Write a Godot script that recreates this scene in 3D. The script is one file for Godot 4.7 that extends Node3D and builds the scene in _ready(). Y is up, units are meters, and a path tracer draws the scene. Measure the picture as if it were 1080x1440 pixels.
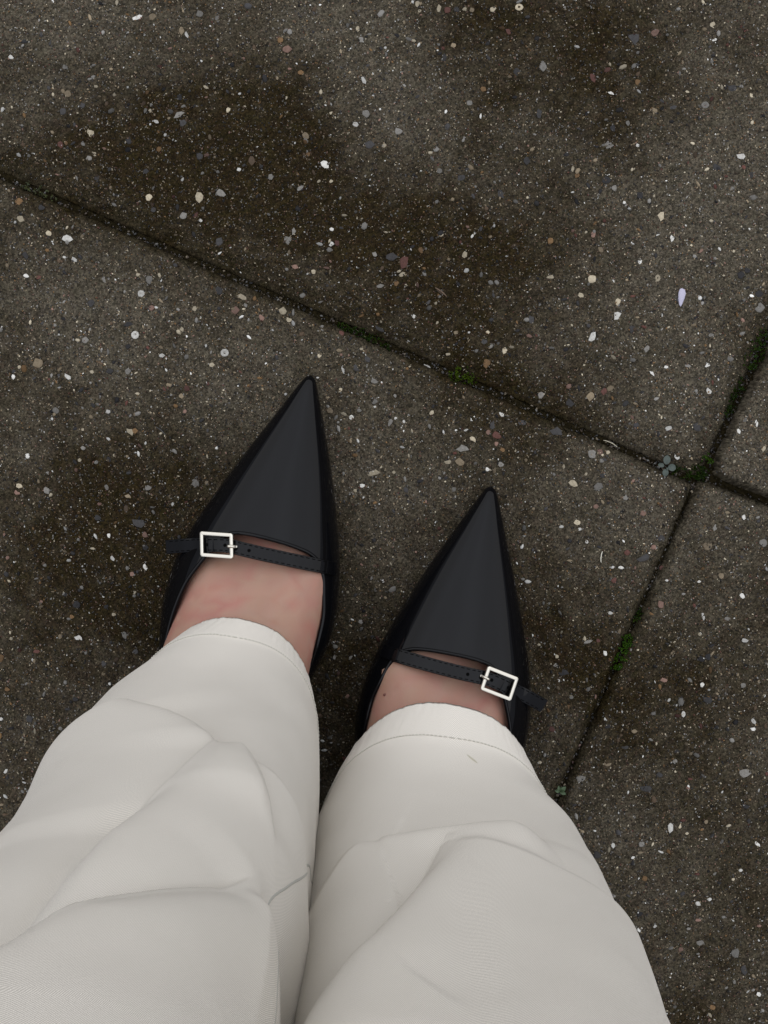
extends Node3D

const UP := Vector3.UP
var rng := RandomNumberGenerator.new()
var noise := FastNoiseLite.new()
var fine := FastNoiseLite.new()
var mats := {}
var used := {}

# ---------------------------------------------------------------- helpers
class MB:
	var v := PackedVector3Array()
	var n := PackedVector3Array()
	var c := PackedColorArray()
	var uv := PackedVector2Array()
	var idx := PackedInt32Array()

	# a grid of ni x nj points; the front faces look along dj x di, or the other way when flipped
	func grid(p: PackedVector3Array, ni: int, nj: int, flip := false, wrap := false, nn := PackedVector3Array(), cc := PackedColorArray(), uu := PackedVector2Array()) -> void:
		var base := v.size()
		v.append_array(p)
		if nn.size() == p.size():
			n.append_array(nn)
		else:
			var m := PackedVector3Array()
			m.resize(p.size())
			for i in ni:
				var i0 := maxi(i - 1, 0)
				var i1 := mini(i + 1, ni - 1)
				for j in nj:
					var j0 := j - 1
					var j1 := j + 1
					if wrap:
						j0 = nj - 2 if j == 0 else j0
						j1 = 1 if j == nj - 1 else j1
					else:
						j0 = maxi(j0, 0)
						j1 = mini(j1, nj - 1)
					var du := p[i1 * nj + j] - p[i0 * nj + j]
					var dv := p[i * nj + j1] - p[i * nj + j0]
					var q := du.cross(dv) if flip else dv.cross(du)
					m[i * nj + j] = q.normalized() if q.length_squared() > 1e-24 else Vector3.UP
			n.append_array(m)
		if cc.size() == p.size():
			c.append_array(cc)
		if uu.size() == p.size():
			uv.append_array(uu)
		for i in ni - 1:
			for j in nj - 1:
				var a := base + i * nj + j
				var b := a + nj
				if flip:
					idx.append_array(PackedInt32Array([a, a + 1, b, b, a + 1, b + 1]))
				else:
					idx.append_array(PackedInt32Array([a, b, a + 1, b, b + 1, a + 1]))

	# a tube along a path: across is the half width along s, up the half thickness along u
	func sweep(path: PackedVector3Array, s: PackedVector3Array, u: PackedVector3Array, across: float, up: float, sides := 12, square := 0.5, closed := false) -> void:
		var pts := PackedVector3Array()
		var m := path.size()
		for i in m:
			for j in sides + 1:
				var a := TAU * j / sides
				var x := signf(cos(a)) * pow(absf(cos(a)), square) * across
				var y := signf(sin(a)) * pow(absf(sin(a)), square) * up
				pts.append(path[i] + s[i] * x + u[i] * y)
		var t := path[1] - path[0]
		var fl := s[0].cross(u[0]).dot(t) < 0.0
		grid(pts, m, sides + 1, fl, true)
		if not closed:
			for e in 2:
				var k := 0 if e == 0 else m - 1
				var cap := PackedVector3Array()
				for j in sides + 1:
					cap.append(pts[k * (sides + 1) + j])
				for j in sides + 1:
					cap.append(path[k])
				grid(cap, 2, sides + 1, fl if e == 1 else not fl, true)

	func mesh() -> ArrayMesh:
		var a := []
		a.resize(Mesh.ARRAY_MAX)
		a[Mesh.ARRAY_VERTEX] = v
		a[Mesh.ARRAY_NORMAL] = n
		if c.size() == v.size():
			a[Mesh.ARRAY_COLOR] = c
		if uv.size() == v.size():
			a[Mesh.ARRAY_TEX_UV] = uv
		a[Mesh.ARRAY_INDEX] = idx
		var am := ArrayMesh.new()
		am.add_surface_from_arrays(Mesh.PRIMITIVE_TRIANGLES, a)
		return am


func numbered(called: String, parent: Node) -> String:
	var key := "%d/%s" % [parent.get_instance_id(), called]
	var k: int = used.get(key, 0)
	used[key] = k + 1
	return called if k == 0 else "%s_%03d" % [called, k]


func put(called: String, mesh: Mesh, mat: Material, parent: Node = null) -> MeshInstance3D:
	var p: Node = parent if parent else self
	var o := MeshInstance3D.new()
	o.name = numbered(called, p)
	o.mesh = mesh
	o.material_override = mat
	p.add_child(o, true)
	return o


func tag(o: Node, label: String, category: String, group := "", kind := "") -> Node:
	if label:
		o.set_meta("label", label)
	if category:
		o.set_meta("category", category)
	if group:
		o.set_meta("group", group)
	if kind:
		o.set_meta("kind", kind)
	return o


func base(called: String, at: Vector3) -> Node3D:
	var o := Node3D.new()
	o.name = numbered(called, self)
	add_child(o, true)
	o.position = at
	return o


func lin(r: float, g: float, b: float) -> Color:
	return Color(r, g, b).linear_to_srgb()


func mat(color: Color, rough: float, metal := 0.0) -> StandardMaterial3D:
	var m := StandardMaterial3D.new()
	m.albedo_color = color
	m.roughness = rough
	m.metallic = metal
	return m


func look(xs: Array, ys: Array, x: float) -> float:
	# a smooth curve through the points
	var k := xs.size()
	if x <= xs[0]:
		return ys[0]
	if x >= xs[k - 1]:
		return ys[k - 1]
	var i := 0
	while x > xs[i + 1]:
		i += 1
	var h: float = xs[i + 1] - xs[i]
	var t: float = (x - xs[i]) / h
	var d: float = (ys[i + 1] - ys[i]) / h
	var m0: float = d
	var m1: float = d
	if i > 0:
		m0 = (ys[i + 1] - ys[i - 1]) / (xs[i + 1] - xs[i - 1])
	if i < k - 2:
		m1 = (ys[i + 2] - ys[i]) / (xs[i + 2] - xs[i])
	var t2: float = t * t
	var t3: float = t2 * t
	return (2.0 * t3 - 3.0 * t2 + 1.0) * ys[i] + (t3 - 2.0 * t2 + t) * h * m0 + (3.0 * t2 - 2.0 * t3) * ys[i + 1] + (t3 - t2) * h * m1


func spow(x: float, e: float) -> float:
	return signf(x) * pow(absf(x), e)

# ---------------------------------------------------------------- paving
# A slab is given by its corner at the crossing of the joints and the two directions of its edges.
class Slab:
	var corner: Vector3
	var a: Vector3
	var b: Vector3
	var level: float
	var bevel_a: float   # width of the worn edge that runs along a (at b = 0)
	var bevel_b: float
	var drop: float
	var round_corner: float
	var node: MeshInstance3D

	func at(p: float, q: float) -> Vector3:
		return corner + a * p + b * q

	func inverse(w: Vector3) -> Vector2:
		var d := w - corner
		var det := a.x * b.z - a.z * b.x
		return Vector2((d.x * b.z - d.z * b.x) / det, (a.x * d.z - a.z * d.x) / det)


var slabs := {}
# wet and dry areas of the paving: x, z, radius (mm), strength (below zero is drier)
var stains: Array[Vector4] = []


const DRY := Color(0.0635, 0.0555, 0.0418)
const WET := Color(0.0185, 0.0135, 0.0063)


func damp(x: float, z: float) -> float:
	var s := 0.36 + 0.30 * noise.get_noise_2d(x * 9.0, z * 9.0) + 0.26 * noise.get_noise_2d(x * 30.0 + 7.0, z * 30.0) + 0.22 * noise.get_noise_2d(x * 90.0, z * 90.0 + 3.0)
	for k in stains:
		var r := k.z * 0.001
		var d2 := (Vector2(x - k.x * 0.001, z - k.y * 0.001)).length_squared() / (r * r)
		if d2 < 5.0:
			s += k.w * exp(-d2)
	return clampf(s, 0.0, 1.0)


func slab_height(s: Slab, p: float, q: float) -> float:
	# distance to the two worn edges, with a rounded corner
	var w := 0.0007 * fine.get_noise_2d(p * 330.0, q * 330.0) + 0.0011 * noise.get_noise_2d(p * 70.0, q * 70.0) + 0.0006 * fine.get_noise_2d(p * 900.0, q * 900.0)
	var pp := p + w
	var qq := q + w
	var y := s.level + 0.0009 * noise.get_noise_2d(p * 22.0 + 50.0, q * 22.0) + 0.00045 * fine.get_noise_2d(p * 260.0, q * 260.0) + 0.00025 * fine.get_noise_2d(p * 700.0, q * 700.0)
	var r := s.round_corner
	if pp < r and qq < r:
		var d := r - Vector2(r - pp, r - qq).length()
		pp = minf(pp, maxf(d, -0.004))
		qq = minf(qq, maxf(d, -0.004))
	var ea := clampf(qq / s.bevel_a, 0.0, 1.0)
	var eb := clampf(pp / s.bevel_b, 0.0, 1.0)
	var e := minf(ea, eb)
	y -= s.drop * pow(1.0 - e, 1.5)
	return y


func slab_color(s: Slab, p: float, q: float, w: Vector3) -> Color:
	var wet := damp(w.x, w.z)
	var dry_c := DRY
	var wet_c := WET
	var c := dry_c.lerp(wet_c, wet)
	# dirt and algae that gather along the worn edges
	var g := maxf(1.0 - q / (s.bevel_a * 1.5), 1.0 - p / (s.bevel_b * 1.5))
	g = clampf(g * 1.6, 0.0, 1.0) * clampf(0.75 + 0.6 * noise.get_noise_2d(w.x * 40.0, w.z * 40.0), 0.2, 1.0)
	if s.drop < 0.012:
		c = c.lerp(Color(0.018, 0.014, 0.006), g * 0.5)
	var f := 1.0 + 0.22 * fine.get_noise_2d(w.x * 900.0, w.z * 900.0)
	return Color(c.r * f, c.g * f, c.b * f)


func axis(fine_step: float, mid_step: float) -> PackedFloat32Array:
	var r := PackedFloat32Array()
	var x := -0.001
	while x < 0.6:
		r.append(x)
		x += fine_step if x < 0.028 else (mid_step if x < 0.47 else 0.02)
	r.append(0.6)
	return r


func build_slab(s: Slab, called: String, label: String, m: Material) -> void:
	var ax := axis(0.0013, 0.0026)
	var k := ax.size()
	var pts := PackedVector3Array()
	var cols := PackedColorArray()
	var uvs := PackedVector2Array()
	for i in k:
		for j in k:
			var p := ax[i]
			var q := ax[j]
			var w := s.at(p, q)
			w.y = slab_height(s, p, q)
			if i == 0 or j == 0:
				w.y = s.level - 0.03
			pts.append(w)
			var c := slab_color(s, p, q, w)
			cols.append(Color(c.r * 2.0, c.g * 2.0, c.b * 2.0))
			uvs.append(Vector2(p, q) / 0.6)
	var mb := MB.new()
	mb.grid(pts, k, k, s.b.cross(s.a).y < 0.0, false, PackedVector3Array(), cols, uvs)
	s.node = put(called, mb.mesh(), m)
	tag(s.node, label, "", "", "structure")


func sand_texture(size: int, freq: float, ramp: Gradient, seed_: int) -> NoiseTexture2D:
	var f := FastNoiseLite.new()
	f.seed = seed_
	f.noise_type = FastNoiseLite.TYPE_CELLULAR
	f.cellular_return_type = FastNoiseLite.RETURN_CELL_VALUE
	f.cellular_jitter = 1.0
	f.frequency = freq
	var t := NoiseTexture2D.new()
	t.width = size
	t.height = size
	t.noise = f
	t.normalize = true
	t.generate_mipmaps = false
	t.color_ramp = ramp
	return t


func slab_material() -> StandardMaterial3D:
	var g := Gradient.new()
	g.offsets = PackedFloat32Array([0.0, 0.25, 0.6, 0.85, 0.95, 1.0])
	g.colors = PackedColorArray([lin(0.06, 0.06, 0.06), lin(0.22, 0.215, 0.20), lin(0.48, 0.47, 0.45), lin(0.80, 0.78, 0.74), lin(1.0, 0.96, 0.9), lin(1, 1, 1)])
	var m := mat(Color.WHITE, 0.62)
	m.vertex_color_use_as_albedo = true
	m.albedo_texture = sand_texture(2048, 0.34, g, 3)
	m.heightmap_enabled = true
	m.heightmap_texture = sand_texture(2048, 0.30, Gradient.new(), 9)
	m.heightmap_scale = 0.07
	m.metallic_specular = 0.12
	return m


func grain_mesh(seed_: int) -> ArrayMesh:
	var r := RandomNumberGenerator.new()
	r.seed = seed_
	var mb := MB.new()
	var pts := PackedVector3Array()
	var rad: Array[float] = []
	for j in 7:
		rad.append(r.randf_range(0.75, 1.2))
	rad[6] = rad[0]
	var prof := [Vector2(1.0, -0.4), Vector2(0.82, 0.45), Vector2(0.0, 0.75)]
	for i in 3:
		for j in 7:
			var a := TAU * j / 6.0
			var q: Vector2 = prof[i]
			pts.append(Vector3(cos(a) * q.x * rad[j], q.y, sin(a) * q.x * rad[j]) * 0.5)
	mb.grid(pts, 3, 7, true, true)
	return mb.mesh()


const TONES := {
	"white": Vector3(0.62, 0.61, 0.57), "cream": Vector3(0.46, 0.40, 0.29), "grey": Vector3(0.20, 0.19, 0.172), "slate": Vector3(0.050, 0.048, 0.048),
	"black": Vector3(0.024, 0.023, 0.024), "brown": Vector3(0.09, 0.062, 0.04), "ochre": Vector3(0.17, 0.10, 0.045), "red": Vector3(0.105, 0.046, 0.036),
	"tan": Vector3(0.24, 0.19, 0.125), "pink": Vector3(0.22, 0.135, 0.105)}


func scatter(s: Slab, called: String, count: int, size0: float, size1: float, bias: float, weights: Array, mesh: Mesh, m: Material) -> void:
	var names := TONES.keys()
	var total := 0.0
	for w in weights:
		total += w
	var buf := PackedFloat32Array()
	var k := 0
	for t in count:
		var p := rng.randf() * 0.6
		var q := rng.randf() * 0.6
		var w := s.at(p, q)
		# densest round the feet, thinning out away from them
		var far := maxf(absf(w.x) - 0.24, absf(w.z) - 0.315)
		if far > 0.0 and far > 0.16 * rng.randf() * rng.randf():
			continue
		var d := size0 + (size1 - size0) * pow(rng.randf(), bias)
		if q < 0.003 or p < 0.003:
			continue
		w.y = slab_height(s, p, q) + d * 0.02
		var pick := rng.randf() * total
		var c := 0
		while pick > weights[c]:
			pick -= weights[c]
			c += 1
		var tone: Vector3 = TONES[names[c]]
		var wet := damp(w.x, w.z)
		var f := rng.randf_range(0.30, 1.05) * (1.0 - 0.45 * wet)
		var yaw := rng.randf() * TAU
		var bs := Basis.from_euler(Vector3(rng.randf_range(-0.35, 0.35), yaw, rng.randf_range(-0.35, 0.35))) * Basis.from_scale(Vector3(d * rng.randf_range(0.7, 1.5), d * 0.7, d * rng.randf_range(0.6, 1.0)))
		buf.append_array(PackedFloat32Array([bs.x.x, bs.y.x, bs.z.x, w.x, bs.x.y, bs.y.y, bs.z.y, w.y, bs.x.z, bs.y.z, bs.z.z, w.z, tone.x * f, tone.y * f, tone.z * f, 1.0]))
		k += 1
	if k == 0:
		return
	var mm := MultiMesh.new()
	mm.transform_format = MultiMesh.TRANSFORM_3D
	mm.use_colors = true
	mm.mesh = mesh
	mm.instance_count = k
	mm.buffer = buf
	var o := MultiMeshInstance3D.new()
	o.name = numbered(called, s.node)
	o.multimesh = mm
	o.material_override = m
	o.set_meta("kind", "stuff")
	s.node.add_child(o, true)


var stone_shapes := {}


func stone_shape(kind: String, v: int) -> ArrayMesh:
	var key := "%s%d" % [kind, v]
	if stone_shapes.has(key):
		return stone_shapes[key]
	var r := RandomNumberGenerator.new()
	r.seed = hash(key)
	var sides := 9 if kind != "chip" else r.randi_range(5, 7)
	var rad: Array[float] = []
	for j in sides + 1:
		rad.append(r.randf_range(0.76, 1.14) if kind == "pebble" else (r.randf_range(0.62, 1.2) if kind == "chip" else r.randf_range(0.92, 1.05)))
	rad[sides] = rad[0]
	var prof: Array[Vector2] = [Vector2(1.0, -0.15), Vector2(0.95, 0.12), Vector2(0.7, 0.26), Vector2(0.0, 0.31)]
	if kind == "chip":
		prof = [Vector2(1.0, -0.15), Vector2(0.93, 0.16), Vector2(0.0, 0.22)]
	elif kind == "ring":
		prof = [Vector2(1.0, -0.15), Vector2(0.95, 0.2), Vector2(0.62, 0.3), Vector2(0.36, 0.16), Vector2(0.28, -0.15), Vector2(0.0, -0.16)]
	elif kind == "shell":
		sides = 9
		rad = [1.15, 0.62, 0.5, 0.95, 1.2, 0.8, 0.62, 0.85, 0.7, 1.15]
	var pts := PackedVector3Array()
	var tilt := Vector2(r.randf_range(-0.08, 0.08), r.randf_range(-0.08, 0.08))
	for i in prof.size():
		for j in sides + 1:
			var a := TAU * j / sides
			var x := cos(a) * prof[i].x * rad[j]
			var z := sin(a) * prof[i].x * rad[j]
			pts.append(Vector3(x, prof[i].y + x * tilt.x + z * tilt.y, z) * 0.5)
	var mb := MB.new()
	mb.grid(pts, prof.size(), sides + 1, true, true)
	stone_shapes[key] = mb.mesh()
	return stone_shapes[key]


func stone_material(tone: String, v: int) -> StandardMaterial3D:
	var key := "stone_%s%d" % [tone, v]
	if not mats.has(key):
		var t: Vector3 = TONES[tone]
		var f: float = [0.50, 0.66, 0.84][v]
		var m := mat(Color.WHITE, 0.5)
		m.albedo_color = lin(t.x * f, t.y * f, t.z * f)
		m.metallic_specular = 0.25
		m.uv1_triplanar = true
		m.uv1_world_triplanar = true
		m.uv1_scale = Vector3.ONE * 40.0
		m.albedo_texture = mats["stone_grain"]
		mats[key] = m
	return mats[key]


func stone(called: String, kind: String, s: Slab, x: float, z: float, l: float, w: float, ang: int, tone: String) -> void:
	var pq := s.inverse(Vector3(x, 0, z) * 0.001)
	var o := put(called, stone_shape(kind, rng.randi() % 5), stone_material(tone, rng.randi() % 3), s.node)
	o.basis = Basis(UP, -deg_to_rad(ang)) * Basis.from_scale(Vector3(l, minf(l, w) * 0.55, w) * 0.001)
	o.position = s.at(pq.x, pq.y) + UP * (slab_height(s, pq.x, pq.y) - s.at(pq.x, pq.y).y + 0.0002)


func _pebble(s: Slab, x: float, z: float, l: float, w: float, ang: int, tone: String) -> void:
	stone("pebble", "pebble", s, x, z, l, w, ang, tone)


func _chip(s: Slab, x: float, z: float, l: float, w: float, ang: int, tone: String) -> void:
	stone("stone_chip", "chip", s, x, z, l, w, ang, tone)


func _ring(s: Slab, x: float, z: float, l: float, w: float, ang: int, tone: String) -> void:
	stone("shell_ring", "ring", s, x, z, l, w, ang, tone)


func _shell(s: Slab, x: float, z: float, l: float, w: float, ang: int, tone: String) -> void:
	stone("shell_fragment", "shell", s, x, z, l, w, ang, tone)


func moss(label: String, at: Vector3, along: Vector3, length: float, width: float, count: int, tone: Vector3) -> void:
	var mb := MB.new()
	var cols := PackedColorArray()
	var r := RandomNumberGenerator.new()
	r.seed = hash(label)
	var side := along.cross(UP).normalized()
	for k in count:
		var u := r.randf_range(-1.0, 1.0)
		var c := along * u * length * 0.5 + side * r.randfn(0.0, 0.45) * width * sqrt(1.0 - u * u * 0.8)
		if noise.get_noise_2d((at.x + c.x) * 260.0, (at.z + c.z) * 260.0) < -0.12:
			continue
		var h := r.randf_range(0.0007, 0.0020)
		var lean := Vector3(r.randf_range(-1, 1), 0, r.randf_range(-1, 1)) * h * 0.9
		var w := r.randf_range(0.0003, 0.0007)
		var f := r.randf_range(0.5, 1.4)
		var col := Color(tone.x * f, tone.y * f, tone.z * f * r.randf_range(0.7, 1.1))
		var pts := PackedVector3Array()
		for i in 3:
			for j in 4:
				var a := TAU * j / 3.0
				pts.append(c + lean * (i * 0.5) + UP * h * i * 0.5 + Vector3(cos(a), 0, sin(a)) * w * [1.0, 0.9, 0.05][i])
				cols.append(col)
		mb.grid(pts, 3, 4, true, true)
	mb.c = cols
	var m := mat(Color.WHITE, 0.95)
	m.metallic_specular = 0.1
	m.vertex_color_use_as_albedo = true
	m.backlight_enabled = true
	m.backlight = Color(0.1, 0.15, 0.05)
	var o := put("moss", mb.mesh(), m)
	o.position = at
	tag(o, label, "moss", "moss in the paving joints", "stuff")

# ---------------------------------------------------------------- shoes
# Shoe coordinates: t towards the inner side of the foot, y up, s from the pointed tip towards the heel.
const W_S := [0.0, 0.0015, 0.004, 0.010, 0.020, 0.050, 0.075, 0.100, 0.120, 0.135, 0.150, 0.175, 0.200, 0.225, 0.245, 0.258, 0.265, 0.269]
const W_IN := [0.0002, 0.0027, 0.0042, 0.0071, 0.0118, 0.0252, 0.0350, 0.0435, 0.0480, 0.0496, 0.0490, 0.0432, 0.0375, 0.0340, 0.0295, 0.0225, 0.0145, 0.0010]
const W_OUT := [0.0002, 0.0027, 0.0042, 0.0070, 0.0112, 0.0240, 0.0340, 0.0430, 0.0478, 0.0490, 0.0485, 0.0440, 0.0390, 0.0345, 0.0295, 0.0225, 0.0145, 0.0010]
const H_S := [0.0, 0.004, 0.020, 0.050, 0.075, 0.095, 0.120, 0.150, 0.200, 0.269]
const H_Y := [0.0085, 0.0130, 0.0205, 0.0320, 0.0410, 0.0478, 0.0550, 0.0610, 0.0640, 0.0640]
const T_S := [0.0968, 0.0970, 0.0977, 0.0990, 0.103, 0.110, 0.117, 0.134, 0.160, 0.190, 0.220, 0.245, 0.258, 0.2645]
const T_IN := [0.0, 0.0100, 0.0190, 0.0260, 0.0330, 0.0370, 0.0392, 0.0430, 0.0425, 0.0380, 0.0320, 0.0255, 0.0170, 0.0]
const T_OUT := [0.0, 0.0070, 0.0130, 0.0180, 0.0225, 0.0265, 0.0300, 0.0365, 0.0390, 0.0365, 0.0320, 0.0255, 0.0170, 0.0]
const THROAT := 0.0968
const P_X := 0.98
const P_Y := 0.97


func last_width(s: float, side: int) -> float:
	return look(W_S, W_IN if side > 0 else W_OUT, s)


func upper_point(s: float, side: int, k: float) -> Vector3:
	# k = 0 on the ridge, 1 at the sole
	if k < 0.0:
		return upper_point(s, -side, -k)
	var w := last_width(s, side)
	var ht := look(H_S, H_Y, s)
	var hw := 0.005 + 0.27 * (ht - 0.005)
	var x0 := 0.06 * last_width(s, 1)
	var reach := w - x0 * side
	if k < 0.75:
		var a := k / 0.75 * PI * 0.5
		return Vector3(x0 + side * reach * pow(sin(a), P_X), hw + (ht - hw) * pow(maxf(cos(a), 0.0), P_Y), s)
	var b := (k - 0.75) / 0.25
	return Vector3(side * w * (1.0 - 0.10 * b * b), lerpf(hw, 0.0045, b), s)


func edge_k(s: float, side: int) -> float:
	if s <= THROAT:
		return 0.0
	var w := last_width(s, side)
	var x0 := 0.06 * last_width(s, 1)
	var f := clampf((look(T_S, T_IN if side > 0 else T_OUT, s) - x0 * side) / (w - x0 * side), 0.0, 0.995)
	return asin(pow(f, 1.0 / P_X)) / (PI * 0.5) * 0.75


func upper_normal(s: float, side: int, k: float) -> Vector3:
	var e := 0.0006
	var ds := upper_point(minf(s + e, 0.269), side, k) - upper_point(maxf(s - e, 0.0), side, k)
	var k1 := minf(k + 0.004, 1.0)
	var dk := upper_point(s, side, k1) - upper_point(s, side, k1 - 0.008)
	var n := ds.cross(dk) * side
	return n.normalized() if n.length_squared() > 1e-20 else Vector3(0, 0.3, -1).normalized()


func upper_strip(mb: MB, s0: float, s1: float, ni: int, side: int, hand: int, dense: float) -> void:
	var nj := 40
	var p := PackedVector3Array()
	var n := PackedVector3Array()
	var uv := PackedVector2Array()
	for i in ni:
		var s := lerpf(s0, s1, pow(float(i) / (ni - 1), dense))
		var k0 := edge_k(s, side)
		for j in nj:
			var k := lerpf(k0, 1.0, float(j) / (nj - 1))
			var q := upper_point(s, side, k)
			var m := upper_normal(s, side, maxf(k, 0.0))
			p.append(Vector3(q.x * hand, q.y, q.z))
			n.append(Vector3(m.x * hand, m.y, m.z))
			uv.append(Vector2(q.x, s) * 8.0)
	mb.grid(p, ni, nj, side * hand > 0, false, n, PackedColorArray(), uv)


func y_at_028() -> float:
	return strap_point((0.042 + 0.0279) / 0.0955).y


func strap_point(u: float) -> Vector3:
	# u runs from the inner side (0) over the buckle to the free end (1)
	var t := lerpf(0.0420, -0.0535, u)
	var s := 0.1045 + 0.0015 * smoothstep(0.0, 0.65, u) + 0.0105 * pow(clampf((u - 0.62) / 0.38, 0.0, 1.0), 1.3)
	var y: float
	var side := 1 if t > 0.0 else -1
	var w := last_width(0.104, side)
	var tt := clampf(absf(t), 0.0, w * 0.955)
	var x0 := 0.06 * last_width(0.104, 1)
	var f := clampf((tt * side - x0) / (w * side - x0), -0.2, 0.99)
	f = absf(f)
	var a := asin(pow(f, 1.0 / P_X))
	var ht := look(H_S, H_Y, 0.104)
	var hw := 0.005 + 0.27 * (ht - 0.005)
	y = hw + (ht - hw) * pow(maxf(cos(a), 0.0), P_Y) + 0.0016
	if t < -0.028:
		y = look([-0.0535, -0.044, -0.036, -0.028], [0.0265, 0.0340, 0.0392, y_at_028()], t)
	# the strap bulges up inside the buckle window
	y += 0.0016 * exp(-pow((t + 0.0245) / 0.0055, 2.0))
	return Vector3(t, y, s)


func make_shoe(tip: Vector3, yaw: float, hand: int, label: String) -> Node3D:
	var root := base("pointed_shoe", tip)
	root.rotation.y = -yaw
	tag(root, label, "shoe", "pair of pointed shoes")
	var patent: StandardMaterial3D = mats["patent"]
	var stitch: StandardMaterial3D = mats["stitch"]
	# upper
	var mb := MB.new()
	for side in [1, -1]:
		upper_strip(mb, 0.0, THROAT, 130, side, hand, 1.6)
		upper_strip(mb, THROAT, 0.105, 60, side, hand, 2.2)
		upper_strip(mb, 0.105, 0.269, 90, side, hand, 1.0)
	var upper := put("upper", mb.mesh(), patent, root)
	# piping round the opening
	var path := PackedVector3Array()
	var ss := PackedVector3Array()
	var us := PackedVector3Array()
	for side in [-1, 1]:
		var run: Array = []
		for i in 121:
			var f := float(i) / 120.0
			var s := THROAT + (0.2645 - THROAT) * pow(f, 2.2)
			run.append(s)
		if side < 0:
			run.reverse()
		for s in run:
			if side > 0 and s == THROAT:
				continue
			var k := edge_k(s, side)
			var q := upper_point(s, side, k)
			path.append(Vector3(q.x * hand, q.y + 0.0001, q.z))
	for i in path.size():
		var t := (path[mini(i + 1, path.size() - 1)] - path[maxi(i - 1, 0)]).normalized()
		var x := t.cross(UP).normalized()
		ss.append(x)
		us.append(x.cross(t).normalized())
	mb = MB.new()
	mb.sweep(path, ss, us, 0.0011, 0.0011, 10, 1.0)
	put("topline_piping", mb.mesh(), patent, root)
	# inner lining, 1.6 mm inside the walls
	mb = MB.new()
	for side in [1, -1]:
		var p := PackedVector3Array()
		for i in 70:
			var s := lerpf(0.106, 0.266, i / 69.0)
			var k0 := edge_k(s, side)
			for j in 10:
				var k := lerpf(k0, 1.0, j / 9.0)
				var q := upper_point(s, side, k) - upper_normal(s, side, k) * 0.0016
				p.append(Vector3(q.x * hand, q.y, q.z))
		mb.grid(p, 70, 10, side * hand < 0)
	put("lining", mb.mesh(), mats["lining"], root)
	# sole with a low heel block
	for part in 3:
		mb = MB.new()
		var p := PackedVector3Array()
		var s0: float = [0.002, 0.205, 0.012][part]
		var s1: float = [0.268, 0.268, 0.262][part]
		var y0: float = [0.0024, 0.0, 0.007][part]
		var y1: float = [0.0062, 0.0060, 0.0085][part]
		var k: float = [0.915, 0.90, 0.86][part]
		var rows: Array[Vector2] = [Vector2(0.0, y0), Vector2(k * 0.985, y0), Vector2(k, lerpf(y0, y1, 0.5)), Vector2(k * 0.985, y1), Vector2(0.0, y1)]
		var m := 80
		for r in rows:
			for j in 2 * m + 1:
				var side := 1 if j <= m else -1
				var f := float(j) / m if j <= m else 2.0 - float(j) / m
				var s := s0 + (s1 - s0) * (0.5 - 0.5 * cos(PI * f))
				p.append(Vector3(last_width(s, side) * r.x * side * hand, r.y if part else r.y - 0.0024 * (1.0 - smoothstep(0.14, 0.20, s)), lerpf((s0 + s1) * 0.5, s, clampf(r.x * 4.0, 0.0, 1.0))))
		mb.grid(p, rows.size(), 2 * m + 1, hand < 0, true)
		put(["outsole", "heel", "insole"][part], mb.mesh(), mats["rubber" if part < 2 else "lining"], root)
	# strap
	path = PackedVector3Array()
	ss = PackedVector3Array()
	us = PackedVector3Array()
	var n := 90
	for i in n + 1:
		var q := strap_point(float(i) / n)
		path.append(Vector3(q.x * hand, q.y, q.z))
	for i in n + 1:
		var t := (path[mini(i + 1, n)] - path[maxi(i - 1, 0)]).normalized()
		var x := t.cross(UP).normalized()
		ss.append(x)
		# it leans forward with the slope of the instep
		var lean := 0.22 * (1.0 - smoothstep(0.55, 0.75, float(i) / n))
		var y := (x.cross(t) + Vector3(0, 0, -lean)).normalized()
		us.append(y)
		ss[i] = t.cross(y).normalized()
	mb = MB.new()
	mb.sweep(path, ss, us, 0.0040, 0.0010, 24, 0.22)
	var strap := put("strap", mb.mesh(), patent, root)
	# two rows of dashes along the strap
	mb = MB.new()
	for e: float in [-1.0, 1.0]:
		for i in range(2, n - 2, 3):
			var a := path[i] + ss[i] * e * 0.0029 + us[i] * 0.00092
			var b := path[i + 1] + ss[i + 1] * e * 0.0029 + us[i + 1] * 0.00092
			b = b + (b - a) * 0.7
			mb.sweep(PackedVector3Array([a, b]), PackedVector3Array([ss[i], ss[i + 1]]), PackedVector3Array([us[i], us[i + 1]]), 0.00030, 0.00020, 6, 1.0)
	put("stitching", mb.mesh(), stitch, strap).set_meta("kind", "stuff")
	for u in [0.50, 0.655, 0.75]:
		var i := int(u * n)
		mb = MB.new()
		var p := PackedVector3Array()
		for r in [0.0011, 0.0009, 0.0]:
			for j in 13:
				var a := TAU * j / 12.0
				p.append(path[i] + us[i] * (0.00108 if r < 0.001 else 0.0009) + (ss[i] * cos(a) + ss[i].cross(us[i]) * sin(a)) * r)
		mb.grid(p, 3, 13, true, true)
		put("eyelet_hole", mb.mesh(), stitch, strap)
	# buckle: a flat rounded frame on the strap and its prong
	var c := int(0.690 * n)
	var o := path[c]
	var tx := (path[c + 8] - path[c - 8]).normalized()
	var sx := tx.cross(UP).normalized()
	var ux := sx.cross(tx).normalized()
	sx = (sx + tx * 0.09).normalized()
	o += ux * 0.0016
	var buckle := Node3D.new()
	buckle.name = numbered("buckle", root)
	root.add_child(buckle, true)
	path = PackedVector3Array()
	ss = PackedVector3Array()
	us = PackedVector3Array()
	var hx := 0.0094
	var hz := 0.0060
	var corners := [Vector2(1, 1), Vector2(-1, 1), Vector2(-1, -1), Vector2(1, -1)]
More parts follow.
